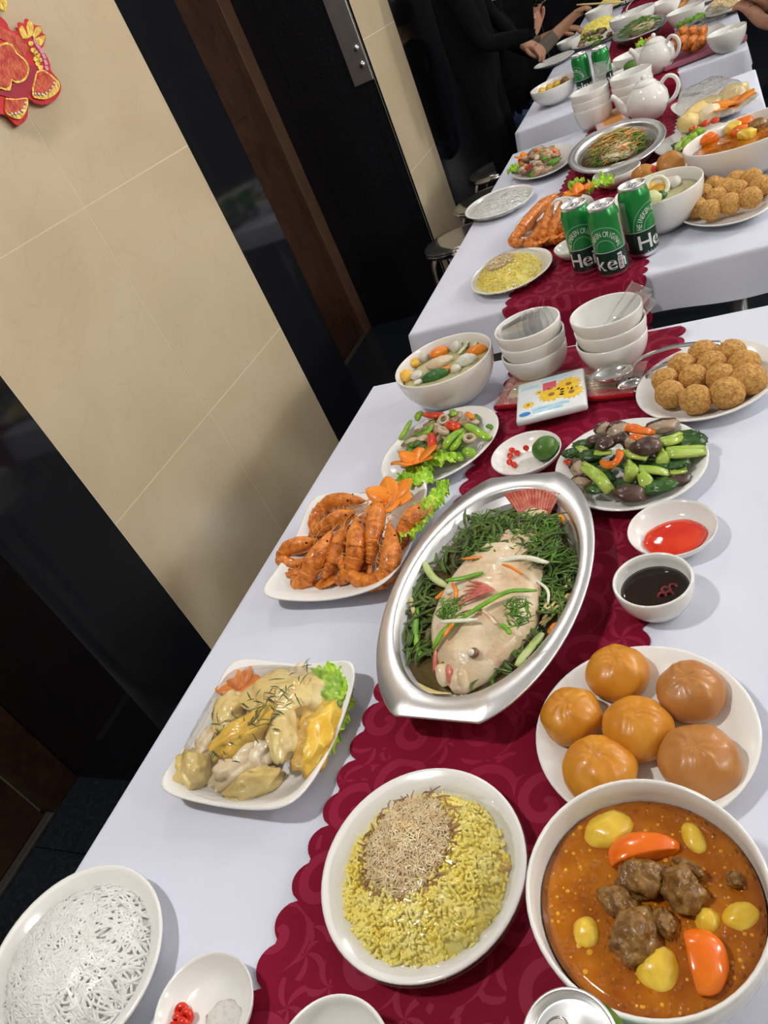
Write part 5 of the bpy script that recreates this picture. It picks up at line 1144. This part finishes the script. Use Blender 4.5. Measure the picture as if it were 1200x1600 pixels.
T2B = ['leftmost fried ball on the second table', 'fried ball second from left in front row', 'fried ball third from left in front row', 'large fried ball at right of the front row', 'fried ball in the middle of second row', 'fried ball at left of second row', 'fried ball at left of the back row', 'fried ball in the centre of the second table plate', 'fried ball right of centre on the second table', 'fried ball at the back of the second table plate', 'fried ball at the back right of second table plate', 'rightmost fried ball on the second table']
for i, (x, y) in enumerate([(955, 312), (1003, 322), (1070, 300), (1140, 280), (1025, 280), (980, 268), (1018, 240), (1055, 248), (1095, 255), (1093, 222), (1145, 215), (1175, 240)]):
    p = Z2(x, y, .036); ball((p.x, p.y, TT + Z0 + .032), .0222, T2B[i], i + 2, 'fried balls on the second table')
p = at(1172, 203, .088); bowl(p.x, p.y, .115, .088, 'white bowl of stew on the second table', 1, 1.25, 110, foot=.42); WX, WY = p.x, p.y
liquid('stew_broth', WX, WY, .102, .068, STEW, 'orange broth in the second table stew', 'broth', 1, 1.25, 110)
def Z1(x, y, z=0): return at(800 + x / 3, y / 3, z)
for i, (x, y, a, mt, nm, lab, cat) in enumerate([(1085, 575, .022, CARROT_S, 'carrot_chunk', 'large carrot chunk in the second table stew', 'carrot'), (1070, 615, .018, CARROT_S, 'carrot_chunk', 'carrot chunk in the middle of second table stew', 'carrot'), (915, 655, .020, CARROT_S, 'carrot_chunk', 'carrot chunk at the left of second table stew', 'carrot'), (1040, 600, .020, POTATO, 'potato_chunk', 'potato chunk in the second table stew', 'potato'), (1100, 630, .018, POTATO, 'potato_chunk', 'potato chunk at the front of second table stew', 'potato'), (1150, 590, .020, BEEF, 'beef_chunk', 'beef chunk at the right of second table stew', 'beef')]):
    tag(obj(nm, blob(a, a * 1.1, a * .7, 3, .2, 2.0, i + 50, sq=.8), mt, None, Z1(x, y, .076), i), lab, cat, 'pieces in the second table stew')
p = Z1(850, 690, .0); plate(p.x, p.y, .115, .095, 110, .018, 'white plate of greens behind the second stew', 48)
for i in range(9):
    rg = seeded(200 + i); a = Z1(790 + 11 * i + rg.uniform(-10, 10), 690 - 9 * i, .022 + .012 * (i % 3)); e = Vector((rg.uniform(-.02, .02), rg.uniform(-.03, .03), .004))
    piece('cooked_green', a - e, a + e, .013, .010, (BOKL, BOK, PEP)[i % 3], ('dark cooked leaf', 'pale cooked stalk', 'bright cooked stem')[i % 3] + ' on greens plate behind second stew', 'greens', 'greens behind the second stew ' + 'abc'[i % 3], i, .35, 3)
for i, (x, y) in enumerate([(835, 610), (935, 570), (890, 585)]): piece('chilli_slice', Z1(x, y, .05), Z1(x + 30, y - 10, .05), .010, .008, PEPR, ['red chilli at the left of the distant greens', 'red chilli nearest the stew rim on distant greens', 'red chilli between two others on distant greens'][i], 'chilli', 'chillies on greens behind the second stew', i)
p = Z1(945, 528); plate(p.x, p.y, .170, .088, 108, .020, 'long white dish of wrapped chicken on the second table', 64, n=4, lift=1.5)
CHX, CHY = p.x, p.y
for i, (a, b, w, mi, lab) in enumerate([((820, 560), (960, 470), .040, 0, 'pale chicken slice at the left of second table chicken'), ((980, 460), (1090, 420), .038, 0, 'pale chicken slice at the back of second table chicken'), ((880, 555), (960, 520), .030, 2, 'chicken piece at the front of second table chicken'), ((800, 580), (850, 570), .028, 0, 'chicken piece at the left tip of second table chicken')]):
    piece('chicken_piece', Z1(*a, .040), Z1(*b, .045), w, .024, CHK[mi], lab, 'chicken', 'second table chicken', i + 60, .2, 3)
carrot_flower(Z1(1050, 490, .045), .060, 'large carrot flower on the second table chicken', 22, 6, .3)
film(CHX, CHY, .165, .085, 108, .022, lambda x, y: .02 + .056 * max(0, 1 - (x / .165) ** 4 - (y / .086) ** 4) ** .8, 'crinkled film over the second table chicken', FILM_DENSE, n=4, over=.98, seed=31, amp=.006, seg=56, rings=14)
# napkins, cups and teapot at the far end of the second table
nap2 = empty('napkin_pack', 'pink and orange napkin pack behind the steel tray', 'napkins', Z1(470, 575, .004), math.radians(10))
obj('wrapper', box(-.055, .055, -.12, .12, 0, .016, .004), pbr('pink_wrap', (.74, .50, .50), (.80, .70, .66), scale=20, rough=.3, coat=.3), nap2); obj('printed_band', box(-.03, .03, -.09, .07, .0161, .0166), pbr('print_orange', (.80, .34, .10), rough=.4), nap2, smooth=False)
cupm = mdata('tea_cup', lathe(bowl_prof(.068, .072, foot=.55), 48), CERAMIC)
def cups(x, y, k, word, s=1):
    for i in range(k):
        o = tag(obj('tea_cup', cupm, None, None, (x, y, TT + Z0 + i * .027 * s), i), '%s white cup of the stack %s' % (('lowest', 'middle', 'topmost')[i], word), 'cup', 'stacked cups ' + word); o.scale = (s, s, s)
p = Z1(400, 588); cups(p.x, p.y - .02, 3, 'left of the nearer teapot', .95)
for k in range(2):
    t = tag(obj('cutlery_sleeve', merge([box(-.02, .02, -.0015, .0015, 0, .10, .001)]), PLASTIC, None, (p.x + .01 + .02 * k, p.y - .02, TT + Z0 + .09), .2), ['clear plastic sleeve leaning left in the far cups', 'clear plastic sleeve leaning right in the far cups'][k], 'plastic sleeve', 'clear sleeves in far cups'); t.rotation_euler = (.1, .5 - .3 * k, .2)
def teapot(x, y, rz, s, label):
    t = empty('teapot', label, 'teapot', (x, y, TT + Z0), rz); t.scale = (s, s, s)
    obj('body', lathe([(0, .003), (.040, .003), (.043, 0), (.046, .004), (.062, .022), (.074, .050), (.072, .078), (.058, .104), (.040, .118), (.036, .120), (.034, .118)], 48), CERAMIC, t)
    obj('spout', tube(catmull([(-.060, 0, .040), (-.085, 0, .055), (-.098, 0, .082), (-.115, 0, .106), (-.124, 0, .110)], 5), [.022, .021, .020, .018, .017, .016, .015, .014, .013, .012, .0115, .011, .0105, .010, .010, .0105, .011, .0115, .012, .0115, .010], 14), CERAMIC, t)
    obj('handle', tube(catmull([(.050, 0, .100), (.078, 0, .122), (.104, 0, .112), (.112, 0, .082), (.094, 0, .050), (.066, 0, .034)], 6), .0072, 12), CERAMIC, t)
    li = obj('lid', lathe([(.040, .118), (.041, .121), (.030, .130), (.012, .136), (0, .137)], 40), CERAMIC, t)
    obj('knob', move(blob(.010, .010, .0095, 3, 0), (0, 0, .143)), CERAMIC, li)
    return t
p = Z1(650, 560); teapot(p.x, p.y, -.18, .86, 'white porcelain teapot at the far end of second table')
for k in range(2): strip('chopstick', [Z1(735, 452 + 8 * k, .006), Z1(905, 434 + 4 * k, .006)], .004, pbr('dark_chopstick', (.05, .03, .03), rough=.3), ['dark chopstick right of the nearer teapot, further one', 'dark chopstick right of the nearer teapot, closer one'][k], 'chopstick', 'chopsticks by the teapot', 1, taper=False)

# ------------------------------------------------------------------ third and farthest tables
def simple_plate(px, py, a, b, th, label, dz=0): 
    p = at(px, py); plate(p.x, p.y, a, b, th, .018, label, 40, dz=dz); return p
def food_heap(p, n, a, b, mats, names, labs, cats, group, seed, h=.03, s=(.010, .020)):
    rg = seeded(seed)
    for i in range(n):
        q = math.sqrt(rg.random()); t = rg.random() * 6.28; c = Vector((p.x + a * q * math.cos(t), p.y + b * q * math.sin(t), TT + .02 + h * (1 - q * q))); d = rg.random() * 6.28; L = rg.uniform(*s); e = Vector((math.cos(d) * L, math.sin(d) * L, rg.uniform(-.004, .004))); k = i % len(mats)
        piece(names[k], c - e, c + e, L * .65, L * .5, mats[k], labs[k], cats[k], group + ' ' + names[k], i, .35, 2)
p = Z1(195, 390, .075); bowl(p.x, p.y, .100, .072, 'white bowl of yellow stew at the left of third table', 1, 1.2, 0, foot=.42); liquid('stew_broth', p.x, p.y, .088, .054, STEW, 'yellow broth in the left bowl of third table', 'broth', 1, 1.2)
for i, (x, y) in enumerate([(-.050, -.02), (-.022, .00), (.008, .02), (.040, .03)]): tag(obj('potato_chunk' if i != 3 else 'beef_chunk', blob(.018, .026, .016, 3, .2, 2, i + 4), POTATO if i != 3 else BEEF, None, (p.x + x, p.y + y, TT + Z0 + .060)), ['yellow potato leftmost in the third table stew', 'yellow potato second from left in third table stew', 'yellow potato third from left in third table stew', 'brown beef in the third table stew'][i], 'potato' if i != 3 else 'beef')
p = Z1(225, 315); simple_plate(867, 100, .13, .11, 100, 'empty white plate behind the left bowl of third table')
p = Z1(275, 240); bowl(p.x, p.y, .066, .055, 'small white bowl at left edge of third table', foot=.45)
p = Z1(395, 205); simple_plate(932, 66, .17, .13, 100, 'white plate of rice and stir-fry behind the third table cans')
food_heap(Z1(395, 215), 26, .085, .10, [MEAT, HERB, MEAT, PEP], ['stir_fry_meat', 'stir_fry_greens', 'stir_fry_meat', 'pepper_strip'], ['brown meat scrap behind the third table cans', 'dark green scrap behind the third table cans', 'brown meat scrap behind the third table cans', 'green pepper scrap behind the third table cans'], ['meat', 'greens', 'meat', 'pepper'], 'stir-fry behind third table cans', 301, .05, (.014, .026))
q = Z1(410, 150); mound(q.x, q.y, .11, .15, 0, .008, .05, 'sticky_rice', YRICE, 'yellow rice behind the third table stir-fry', 'rice', 25, 500, .012)
p = Z1(605, 180); tag(obj('fish_tray', tray_mesh(.25, .125, .215, .105, .045, .25), STEEL, None, (p.x, p.y, TT + Z0), math.radians(97)), 'oval steel tray of fish on the third table', 'tray'); liquid('fish_broth', p.x, p.y, .205, .028, BROTH, 'dark broth in the third table steel tray', 'broth', 1, .55, 97)
piece('steamed_fish', (p.x + .02, p.y - .12, TT + .045), (p.x, p.y + .12, TT + .045), .06, .03, FISH, 'pale fish in the third table steel tray', 'fish', seed=4)
loose(p.x, p.y, .034, .17, .10, 97, 170, HERB_B, 'green herbs over the third table fish', 'chopped_herbs', 85, (.03, .07), (.002, .004), .04)
lettuce(Z1(620, 215, .03), .03, .05, .3, 'lettuce strip beside the rear teapot', 17, LETT, .014); piece('carrot_slice', Z1(640, 190, .05), Z1(660, 180, .05), .016, .012, CARROT, 'carrot slice beside the rear teapot', 'carrot')
p = Z1(560, 275, .03); bowl(p.x, p.y, .075, .045, 'small white bowl left of the rear teapot', foot=.5)
p = Z1(515, 325); plate(p.x, p.y, .10, .12, 20, .016, 'small square white dish right of the third table cans', 56, n=5)
p = Z1(540, 365); dish(p.x, p.y, .08, .022, 'white dish with a lime left of the rear cups'); tag(obj('lime', blob(.03, .027, .024, 3, .03), LIME, None, (p.x + .02, p.y + .02, TT + Z0 + .028)), 'green lime left of the rear cups', 'lime')
p = at(996, 177); cups(p.x, p.y, 3, 'behind the nearer teapot', .98)
o = tag(obj('cutlery_sleeve', box(-.022, .022, -.0015, .0015, 0, .11, .001), PLASTIC, None, (p.x + .02, p.y, TT + Z0 + .07), .2), 'clear plastic sleeve in the cups behind the nearer teapot', 'plastic sleeve'); o.rotation_euler = (.1, .45, .2)
p = Z1(690, 345); teapot(p.x, p.y + .02, -.55, .88, 'white porcelain teapot at the front of third table')
p = Z1(845, 215); plate(p.x, p.y, .135, .125, 95, .020, 'white dish of fried prawns on the third table', 56, n=5)
for i in range(6):
    rg = seeded(400 + i); x, y = 770 + (i % 3) * 45, 200 - (i // 3) * 45; prawn([Z1(x + 50, y - 30, .05), Z1(x + 30, y - 5, .05), Z1(x + 5, y + 20, .035), Z1(x - 10, y + 30, .025)], ['front left', 'front middle', 'front right', 'back left', 'back middle', 'back right'][i] + ' fried prawn on the third table', 'fried prawns on the third table', .017, i, False)
lettuce(Z1(840, 110, .03), .06, .04, .2, 'dark lettuce behind the third table prawns', 18, LETT_D, .014)
p = Z1(895, 262); t = empty('plastic_tray', 'flat dark pink plastic tray at the front of third table', 'tray', (p.x, p.y + .02, TT + Z0), math.radians(6))
PINK = pbr('dark_pink_plastic', (.22, .09, .11), rough=.12, coat=.5); obj('base', box(-.14, .14, -.075, .075, 0, .008, .003), PINK, t); obj('rim', merge([box(-.14, .14, -.078, -.07, .004, .02, .002), box(-.14, .14, .07, .078, .004, .02, .002), box(-.143, -.135, -.07, .07, .004, .02, .002), box(.135, .143, -.07, .07, .004, .02, .002)]), pbr('pink_rim', (.40, .12, .18), rough=.15, coat=.5), t, smooth=False)
p = Z1(1005, 155, .06); bowl(p.x, p.y, .066, .066, 'white bowl of rice at right edge of third table', foot=.42); mound(p.x, p.y, .054, .054, 0, .040, .018, 'steamed_rice', WNOOD, 'white rice in the bowl at right edge of third table', 'rice', 27, 300, .009)
p = Z1(815, 68, .05); bowl(p.x, p.y, .080, .07, 'white bowl behind the third table prawns', foot=.45); p = Z1(565, 88, .06); bowl(p.x, p.y, .112, .085, 'large white bowl with a ladle on the third table', foot=.42)
big_spoon(Z1(515, 75, .075), Z1(620, -30, .15), 'steel ladle resting in the third table bowl', r=.036)
p = Z1(412, 68, .05); bowl(p.x, p.y, .082, .08, 'white bowl beneath the hand with chopsticks', foot=.42)
p = Z1(715, 28, .05); bowl(p.x, p.y, .080, .07, 'white bowl between the ladle bowl and right dishes', foot=.42)
simple_plate(1147, 14, .15, .13, 95, 'white plate of floss at upper right corner'); q = at(1145, 8); mound(q.x, q.y, .11, .10, 0, .008, .04, 'fried_floss', FLOSS, 'pale floss heap at upper right corner', 'meat floss', 28, 300, .014)
o = tag(obj('crumpled_wrap', blob(.05, .11, .025, 4, .5, 3, 6, .3, .2), FILM_DENSE, None, at(1118, 22, .02)), 'crumpled clear wrap beside the upper right plate', 'cling film')
simple_plate(1095, 5, .17, .13, 95, 'white plate of fried food at the top edge'); food_heap(at(1092, 3), 7, .09, .08, [ROLL], ['fried_roll'], ['brown fried roll on the plate at top edge'], ['roll'], 'fried rolls at top edge', 302, .04, (.022, .03))
p = at(963, 8); mound(p.x, p.y, .12, .15, 0, .008, .05, 'sticky_rice', YRICE, 'yellow rice at the top edge behind the hand', 'rice', 29, 300, .014); plate(p.x, p.y, .17, .2, 0, .018, 'white plate of yellow rice at the top edge', 40)
p = at(985, 8); 
for k in range(2): dup(can0, (p.x + .085 * k - .02, p.y + .03 * k, TT + Z0), .5 + k, ['left green beer can at the top edge', 'right green beer can at the top edge'][k], 'beer cans at the top edge')

# ------------------------------------------------------------------ stools along the wall side
SEATG = pbr('stool_seat', (.45, .44, .42), (.52, .51, .48), scale=8, rough=.12, metal=.9)
def stool(x, y, label):
    t = empty('stool', label, 'stool', (x, y, 0), 0, 'steel stools along the wall side')
    obj('seat', lathe([(0, .452), (.10, .451), (.150, .446), (.163, .440), (.166, .434), (.162, .430), (.0, .430)], 48), SEATG, t)
    obj('seat_ring', move(torus(.160, .011, 40, 10), (0, 0, .424)), CHROME, t)
    for k in range(4):
        a = math.pi / 4 + k * math.pi / 2; c, s = math.cos(a), math.sin(a)
        obj('leg', tube(catmull([(.140 * c, .140 * s, .420), (.166 * c, .166 * s, .36), (.178 * c, .178 * s, .2), (.192 * c, .192 * s, 0)], 6), .0105, 12), CHROME, t)
    obj('foot_ring', move(torus(.178, .007, 40, 8), (0, 0, .19)), CHROME, t)
for px, py, lab in ((716, 368, 'nearest steel stool beside the second table'), (758, 306, 'middle steel stool beside the second table'), (776, 258, 'farthest steel stool beside the second table')):
    p = at(px, py, -.30); stool(p.x, p.y, lab)

# ------------------------------------------------------------------ red and gold wall ornament
t = empty('wall_ornament', 'red and gold paper ornament hanging on the beige tiles', 'ornament', (XW + .001, 1.5, 1.55))
RED_P = pbr('red_card', (.62, .008, .02), (.70, .015, .03), scale=30, rough=.45); RED_F = pbr('red_foil', (.50, .02, .02), (.72, .14, .05), scale=60, rough=.3, bump=.5, bscale=160); CRIM = pbr('crimson_card', (.42, .006, .035), rough=.45); GOLD = pbr('gold_foil', (.62, .38, .06), (.80, .58, .16), scale=60, rough=.28, metal=.7, bump=.4, bscale=200); PINKP = pbr('pink_print', (.80, .32, .50), rough=.45); GOLD_D = pbr('gold_dark_line', (.20, .06, .02), rough=.4)
def orn(pts, x0, x1, name, mt, k=3, parent=t):
    o = t.location; P = [atx(px, py, XW) for px, py in pts]; P2 = [(p.y - o.y, p.z - o.z) for p in P]; Q = catmull([(a, b, 0) for a, b in P2 + P2[:1]], k)[:-1]
    V, F = prism([(q[0], q[1]) for q in Q], x0, x1); V = np.stack([V[:, 2], V[:, 0], V[:, 1]], 1)
    return obj(name, (V, F), mt, parent, smooth=False)
def zo(x, y): return (x * 110 / 800, y * 110 / 800)
def Oz(L): return [zo(*p) for p in L]
orn(Oz([(-900, -200), (-300, 50), (0, 260), (60, 365), (160, 390), (135, 345), (170, 340), (160, 285), (230, 300), (245, 240), (340, 315), (420, 330), (430, 400), (470, 440), (440, 560), (400, 590), (470, 650), (520, 760), (530, 830), (630, 960), (640, 1060), (580, 1160), (470, 1215), (350, 1200), (275, 1160), (265, 1340), (210, 1430), (140, 1450), (70, 1380), (0, 1330), (-300, 1250), (-900, 700)]), .010, .014, 'red_card', RED_P, 3)
orn(Oz([(-300, 180), (0, 370), (80, 400), (200, 490), (270, 590), (240, 660), (180, 660), (0, 500), (-300, 350)]), .014, .016, 'red_lobe', RED_F)
orn(Oz([(-400, 700), (0, 520), (130, 640), (240, 740), (265, 850), (220, 950), (130, 985), (70, 960), (60, 1030), (0, 1070), (-400, 900)]), .016, .019, 'gold_border', GOLD)
orn(Oz([(-390, 720), (0, 550), (110, 650), (215, 750), (240, 850), (200, 930), (110, 960), (60, 930), (0, 1040), (-390, 880)]), .019, .0205, 'red_foil_face', RED_F)
orn(Oz([(260, 770), (360, 800), (340, 930), (290, 1080), (230, 1140), (80, 1160), (0, 1130), (-200, 1080), (-100, 1070), (70, 1040), (80, 985), (230, 950)]), .014, .017, 'crimson_panel', CRIM)
orn(Oz([(350, 850), (430, 830), (560, 920), (615, 990), (600, 1070), (520, 1140), (420, 1165), (300, 1110)]), .015, .018, 'gold_shoe_border', GOLD); orn(Oz([(360, 870), (430, 850), (550, 945), (560, 980), (510, 1070), (420, 1105), (320, 1085)]), .018, .0195, 'red_shoe', RED_F)
orn(Oz([(0, 1150), (120, 1160), (250, 1150), (250, 1250), (200, 1360), (140, 1390), (60, 1360), (0, 1300)]), .015, .018, 'gold_shoe_border', GOLD); orn(Oz([(0, 1170), (120, 1175), (230, 1165), (215, 1230), (160, 1310), (60, 1330), (0, 1280)]), .018, .0195, 'red_shoe', RED_F)
for (x, y) in ((548, 985), (532, 1028), (500, 1070), (460, 1098), (415, 1115), (375, 1112), (335, 1108), (220, 1210), (205, 1260), (180, 1300), (145, 1320), (110, 1330), (70, 1335)):
    a = atx(*zo(x, y), XW); obj('white_dot', move(blob(.0012, .0034, .0034, 1, 0), (.0200, a.y - t.location.y, a.z - t.location.z)), CERAMIC, t)
for L in ([(200, 480), (160, 380), (190, 330), (230, 390), (260, 470)], [(265, 470), (240, 340), (275, 270), (320, 330), (310, 440)], [(310, 440), (350, 350), (410, 345), (400, 410), (330, 470)], [(330, 480), (400, 450), (455, 445), (430, 520), (390, 560)]): orn(Oz(L), .0142, .017, 'gold_flame', GOLD)
for (x, y) in ((290, 530), (315, 605), (345, 635), (370, 665), (345, 705), (395, 715), (370, 755), (400, 800)): orn(Oz([(x - 22, y - 22), (x + 22, y - 22), (x + 26, y + 10), (x, y + 32), (x - 26, y + 10)]), .0142, .0168, 'gold_scale', GOLD)
for a, b in (((320, 470), (335, 530)), ((340, 535), (380, 590)), ((385, 590), (415, 645)), ((415, 650), (440, 705)), ((435, 715), (460, 775)), ((450, 785), (470, 835))):
    orn(Oz([a, (a[0] + 32, a[1] - 4), (b[0] + 32, b[1] - 8), b]), .0142, .0162, 'pink_segment', PINKP, 1)
orn(Oz([(-60, -40), (10, 20), (20, 110), (0, 170), (-80, 100)]), .012, .016, 'gold_tassel', GOLD)

# ------------------------------------------------------------------ people behind the far tables
SKIN = pbr('skin', (.40, .20, .125), (.46, .245, .16), scale=30, rough=.5, bump=.15, bscale=200); SKIN_D = pbr('skin_tanned', (.33, .16, .085), (.38, .20, .11), scale=30, rough=.5, bump=.15, bscale=200)
JKT = pbr('black_jacket', (.0030, .0030, .0040), (.0055, .0055, .0065), scale=60, rough=.95, spec=.1); NAVY = pbr('dark_navy_jacket', (.010, .016, .026), (.016, .024, .036), scale=60, rough=.8); OLIVE = pbr('olive_sleeve', (.10, .085, .06), (.13, .11, .08), scale=60, rough=.8); JEANS = pbr('blue_jeans', (.06, .12, .28), (.12, .20, .40), scale=40, rough=.8); HAIR = pbr('black_hair', (.01, .008, .007), rough=.4)
def person(label, hip, sh, face, hands, cloth, trousers, skin, elbows, sleeve=1.0, sleeve_mat=None, knee_dir=None, stand=False):
    """seated person: one continuous skinned body. hip, sh: centre points; face: unit facing direction (x,y); hands: [(wrist, direction, curl)] for left/right"""
    f = Vector((face[0], face[1], 0)).normalized(); s = Vector((f.y, -f.x, 0)); hip, sh = Vector(hip), Vector(sh)
    V, E, R = [], [], []
    def add(p, r, par=None):
        V.append(tuple(p)); R.append(r); i = len(V) - 1
        if par is not None: E.append((par, i))
        return i
    root = add(hip, .145); w1 = add(hip.lerp(sh, .35), .135, root); ch = add(hip.lerp(sh, .72), .155, w1); nb = add(sh + Vector((0, 0, .02)), .085, ch); nk = add(sh + Vector((0, 0, .09)) + f * .015, .055, nb)
    jaw = add(sh + Vector((0, 0, .145)) + f * .045, .070, nk); hd = add(sh + Vector((0, 0, .215)) + f * .035, .088, jaw); tp = add(sh + Vector((0, 0, .275)) + f * .025, .070, hd)
    hand_faces = []
    for k, (wr, d, curl) in enumerate(hands):
        q = -1 if k == 0 else 1; wr = Vector(wr); d = Vector(d).normalized(); el = Vector(elbows[k])
        a = add(sh + s * q * .17 + Vector((0, 0, -.03)), .065, ch); e = add(el, .044, a); fm = add(el.lerp(wr, .5), .037, e); w = add(wr, .026, fm)
        side = d.cross(Vector((0, 0, 1))); side = side.normalized() if side.length > .1 else s.copy(); dn = side.cross(d) * -1
        pm = add(wr + d * .045, .030, w); kn = wr + d * .085
        for j in range(4):
            L = (.034, .040, .037, .028)[j]; b = kn + side * q * (-.030 + .020 * j); c1 = d.lerp(dn, curl * .5).normalized(); c2 = d.lerp(dn, min(1, curl * 1.2)).normalized()
            x = add(b, .0105, pm); y_ = add(b + c1 * L, .0095, x); add(b + c1 * L + c2 * L * .8, .0080, y_)
        th0 = add(wr + d * .035 - side * q * .034 + dn * .008, .012, pm); th1 = add(wr + d * .070 - side * q * .040 + dn * .02, .0105, th0); add(wr + d * .098 - side * q * .026 + dn * .028, .0085, th1)
        hand_faces.append((el, wr))
    kd = Vector((knee_dir[0], knee_dir[1], 0)).normalized() if knee_dir else f; ks = Vector((kd.y, -kd.x, 0))
    for q in (-1, 1):
        if stand:
            h = add(hip + ks * q * .09 + Vector((0, 0, -.08)), .088, root); k_ = add(Vector((hip.x, hip.y, .50)) + ks * q * .10 + kd * .03, .060, h); an = add(Vector((hip.x, hip.y, .09)) + ks * q * .10, .042, k_); add(Vector((hip.x, hip.y, .045)) + ks * q * .11 + kd * .15, .036, an); continue
        h = add(hip + ks * q * .10 + kd * .05 + Vector((0, 0, -.03)), .085, root); k_ = add(hip + ks * q * .12 + kd * .40 + Vector((0, 0, -.02)), .062, h); an = add(Vector((hip.x, hip.y, .09)) + ks * q * .12 + kd * .38, .042, k_); add(Vector((hip.x, hip.y, .045)) + ks * q * .12 + kd * .52, .036, an)
    me = bpy.data.meshes.new('person_body'); me.from_pydata(V, E, []); o = bpy.data.objects.new('tmp', me); COL.objects.link(o)
    md = o.modifiers.new('s', 'SKIN'); 
    for i, r in enumerate(R):
        me.skin_vertices[0].data[i].radius = (r, r); me.skin_vertices[0].data[i].use_root = (i == 0)
    sb = o.modifiers.new('b', 'SUBSURF'); sb.levels = 2; sb.render_levels = 2
    bpy.context.view_layer.update(); m2 = bpy.data.meshes.new_from_object(o.evaluated_get(bpy.context.evaluated_depsgraph_get())); bpy.data.objects.remove(o)
    m2.name = 'person_body'; m2.materials.clear()
    for mm in (cloth, skin, trousers, sleeve_mat or cloth): m2.materials.append(mm)
    for pgn in m2.polygons:
        c = pgn.center; mi = 0
        if c.z > sh.z + .075: mi = 1
        elif c.z < hip.z + .04 or (c - hip).length > .35 and c.z < hip.z + .10: mi = 2
        for el, wr in hand_faces:
            ax = wr - el; tt = (c - el).dot(ax) / ax.length_squared; off = (c - el - ax * max(0, min(1.6, tt))).length
            if tt > sleeve and off < .12: mi = 1
            elif sleeve_mat and tt > -.2 and off < .09 and mi == 0: mi = 3
        pgn.material_index = mi; pgn.use_smooth = True
    root_o = empty('person', label, 'person', (hip.x, hip.y, 0)); b = obj('body', m2, None, root_o, (-hip.x, -hip.y, 0))
    hc = sh + Vector((0, 0, .235)) + f * .02
    hv, hf = blob(.098, .098, .095, 3, .06, 2, 3); keep = hv @ np.array((f.x, f.y, 0)) < .045
    hv = hv + np.array(hc) - np.array((hip.x, hip.y, 0)); ff = [q for q in hf if all(keep[i] for i in q)]; obj('hair', (hv, ff), HAIR, root_o)
    ft = []
    for q in (-1, 1): ft.append(move(blob(.011, .011, .010, 2, 0), tuple(sh + Vector((0, 0, .215)) + f * .118 + s * q * .034 - Vector((hip.x, hip.y, 0)))))
    obj('eyes', merge(ft), EYE, root_o)
    obj('nose', move(blob(.014, .014, .026, 2, 0), tuple(sh + Vector((0, 0, .185)) + f * .128 - Vector((hip.x, hip.y, 0)))), skin, root_o)
    obj('mouth', move(blob(.022, .022, .006, 2, 0), tuple(sh + Vector((0, 0, .140)) + f * .110 - Vector((hip.x, hip.y, 0)))), FISHP, root_o)
    obj('ears', merge([move(blob(.012, .012, .028, 2, 0), tuple(sh + Vector((0, 0, .20)) + f * .03 + s * q * .092 - Vector((hip.x, hip.y, 0)))) for q in (-1, 1)]), skin, root_o)
    return root_o
hA = aty(836, 52, 4.0); hA2 = hA + Vector((-.12, .30, -.05))
person('person in black standing beside the third table, one hand visible', (-1.04, 4.16, .93), (-1.03, 4.16, 1.42), (1, 0), [(hA2, (.6, -.2, -.4), .7), (hA, (.25, -.1, .9), .6)], JKT, JKT, SKIN, [(-.98, 4.42, 1.12), (-.93, 3.96, 1.02)], 1.0, None, None, True)
hB = aty(884, 37, 4.75); eB = aty(840, 84, 4.70)
person('person in blue jeans reaching chopsticks over the third table', (-1.12, 4.98, .50), (-1.08, 4.96, 1.04), (1, .1), [(hB + Vector((-.10, .35, -.06)), (1, -.1, -.1), .5), (hB, (.85, .2, .35), .55)], JKT, JEANS, SKIN_D, [(-1.0, 5.20, .80), tuple(eB)], .62, OLIVE)
tag(strip('chopstick', [hB + Vector((.07, .02, .06)), hB + Vector((.30, .06, -.02))], .004, WOODC, None, None, None, 1, taper=False), 'wooden chopstick held over the far bowl', 'chopstick')
hR = aty(1190, 44, 3.60) + Vector((0, 0, .02)); hR2 = hR + Vector((.03, .07, .03))
person('person in dark navy with folded hands at the right edge', (.58, 3.56, .50), (.56, 3.58, 1.04), (-1, .05), [(hR, (-.35, .35, .65), .75), (hR2, (-.35, -.1, .6), .75)], NAVY, NAVY, SKIN, [(.40, 3.36, .70), (.45, 3.84, .74)], .45)
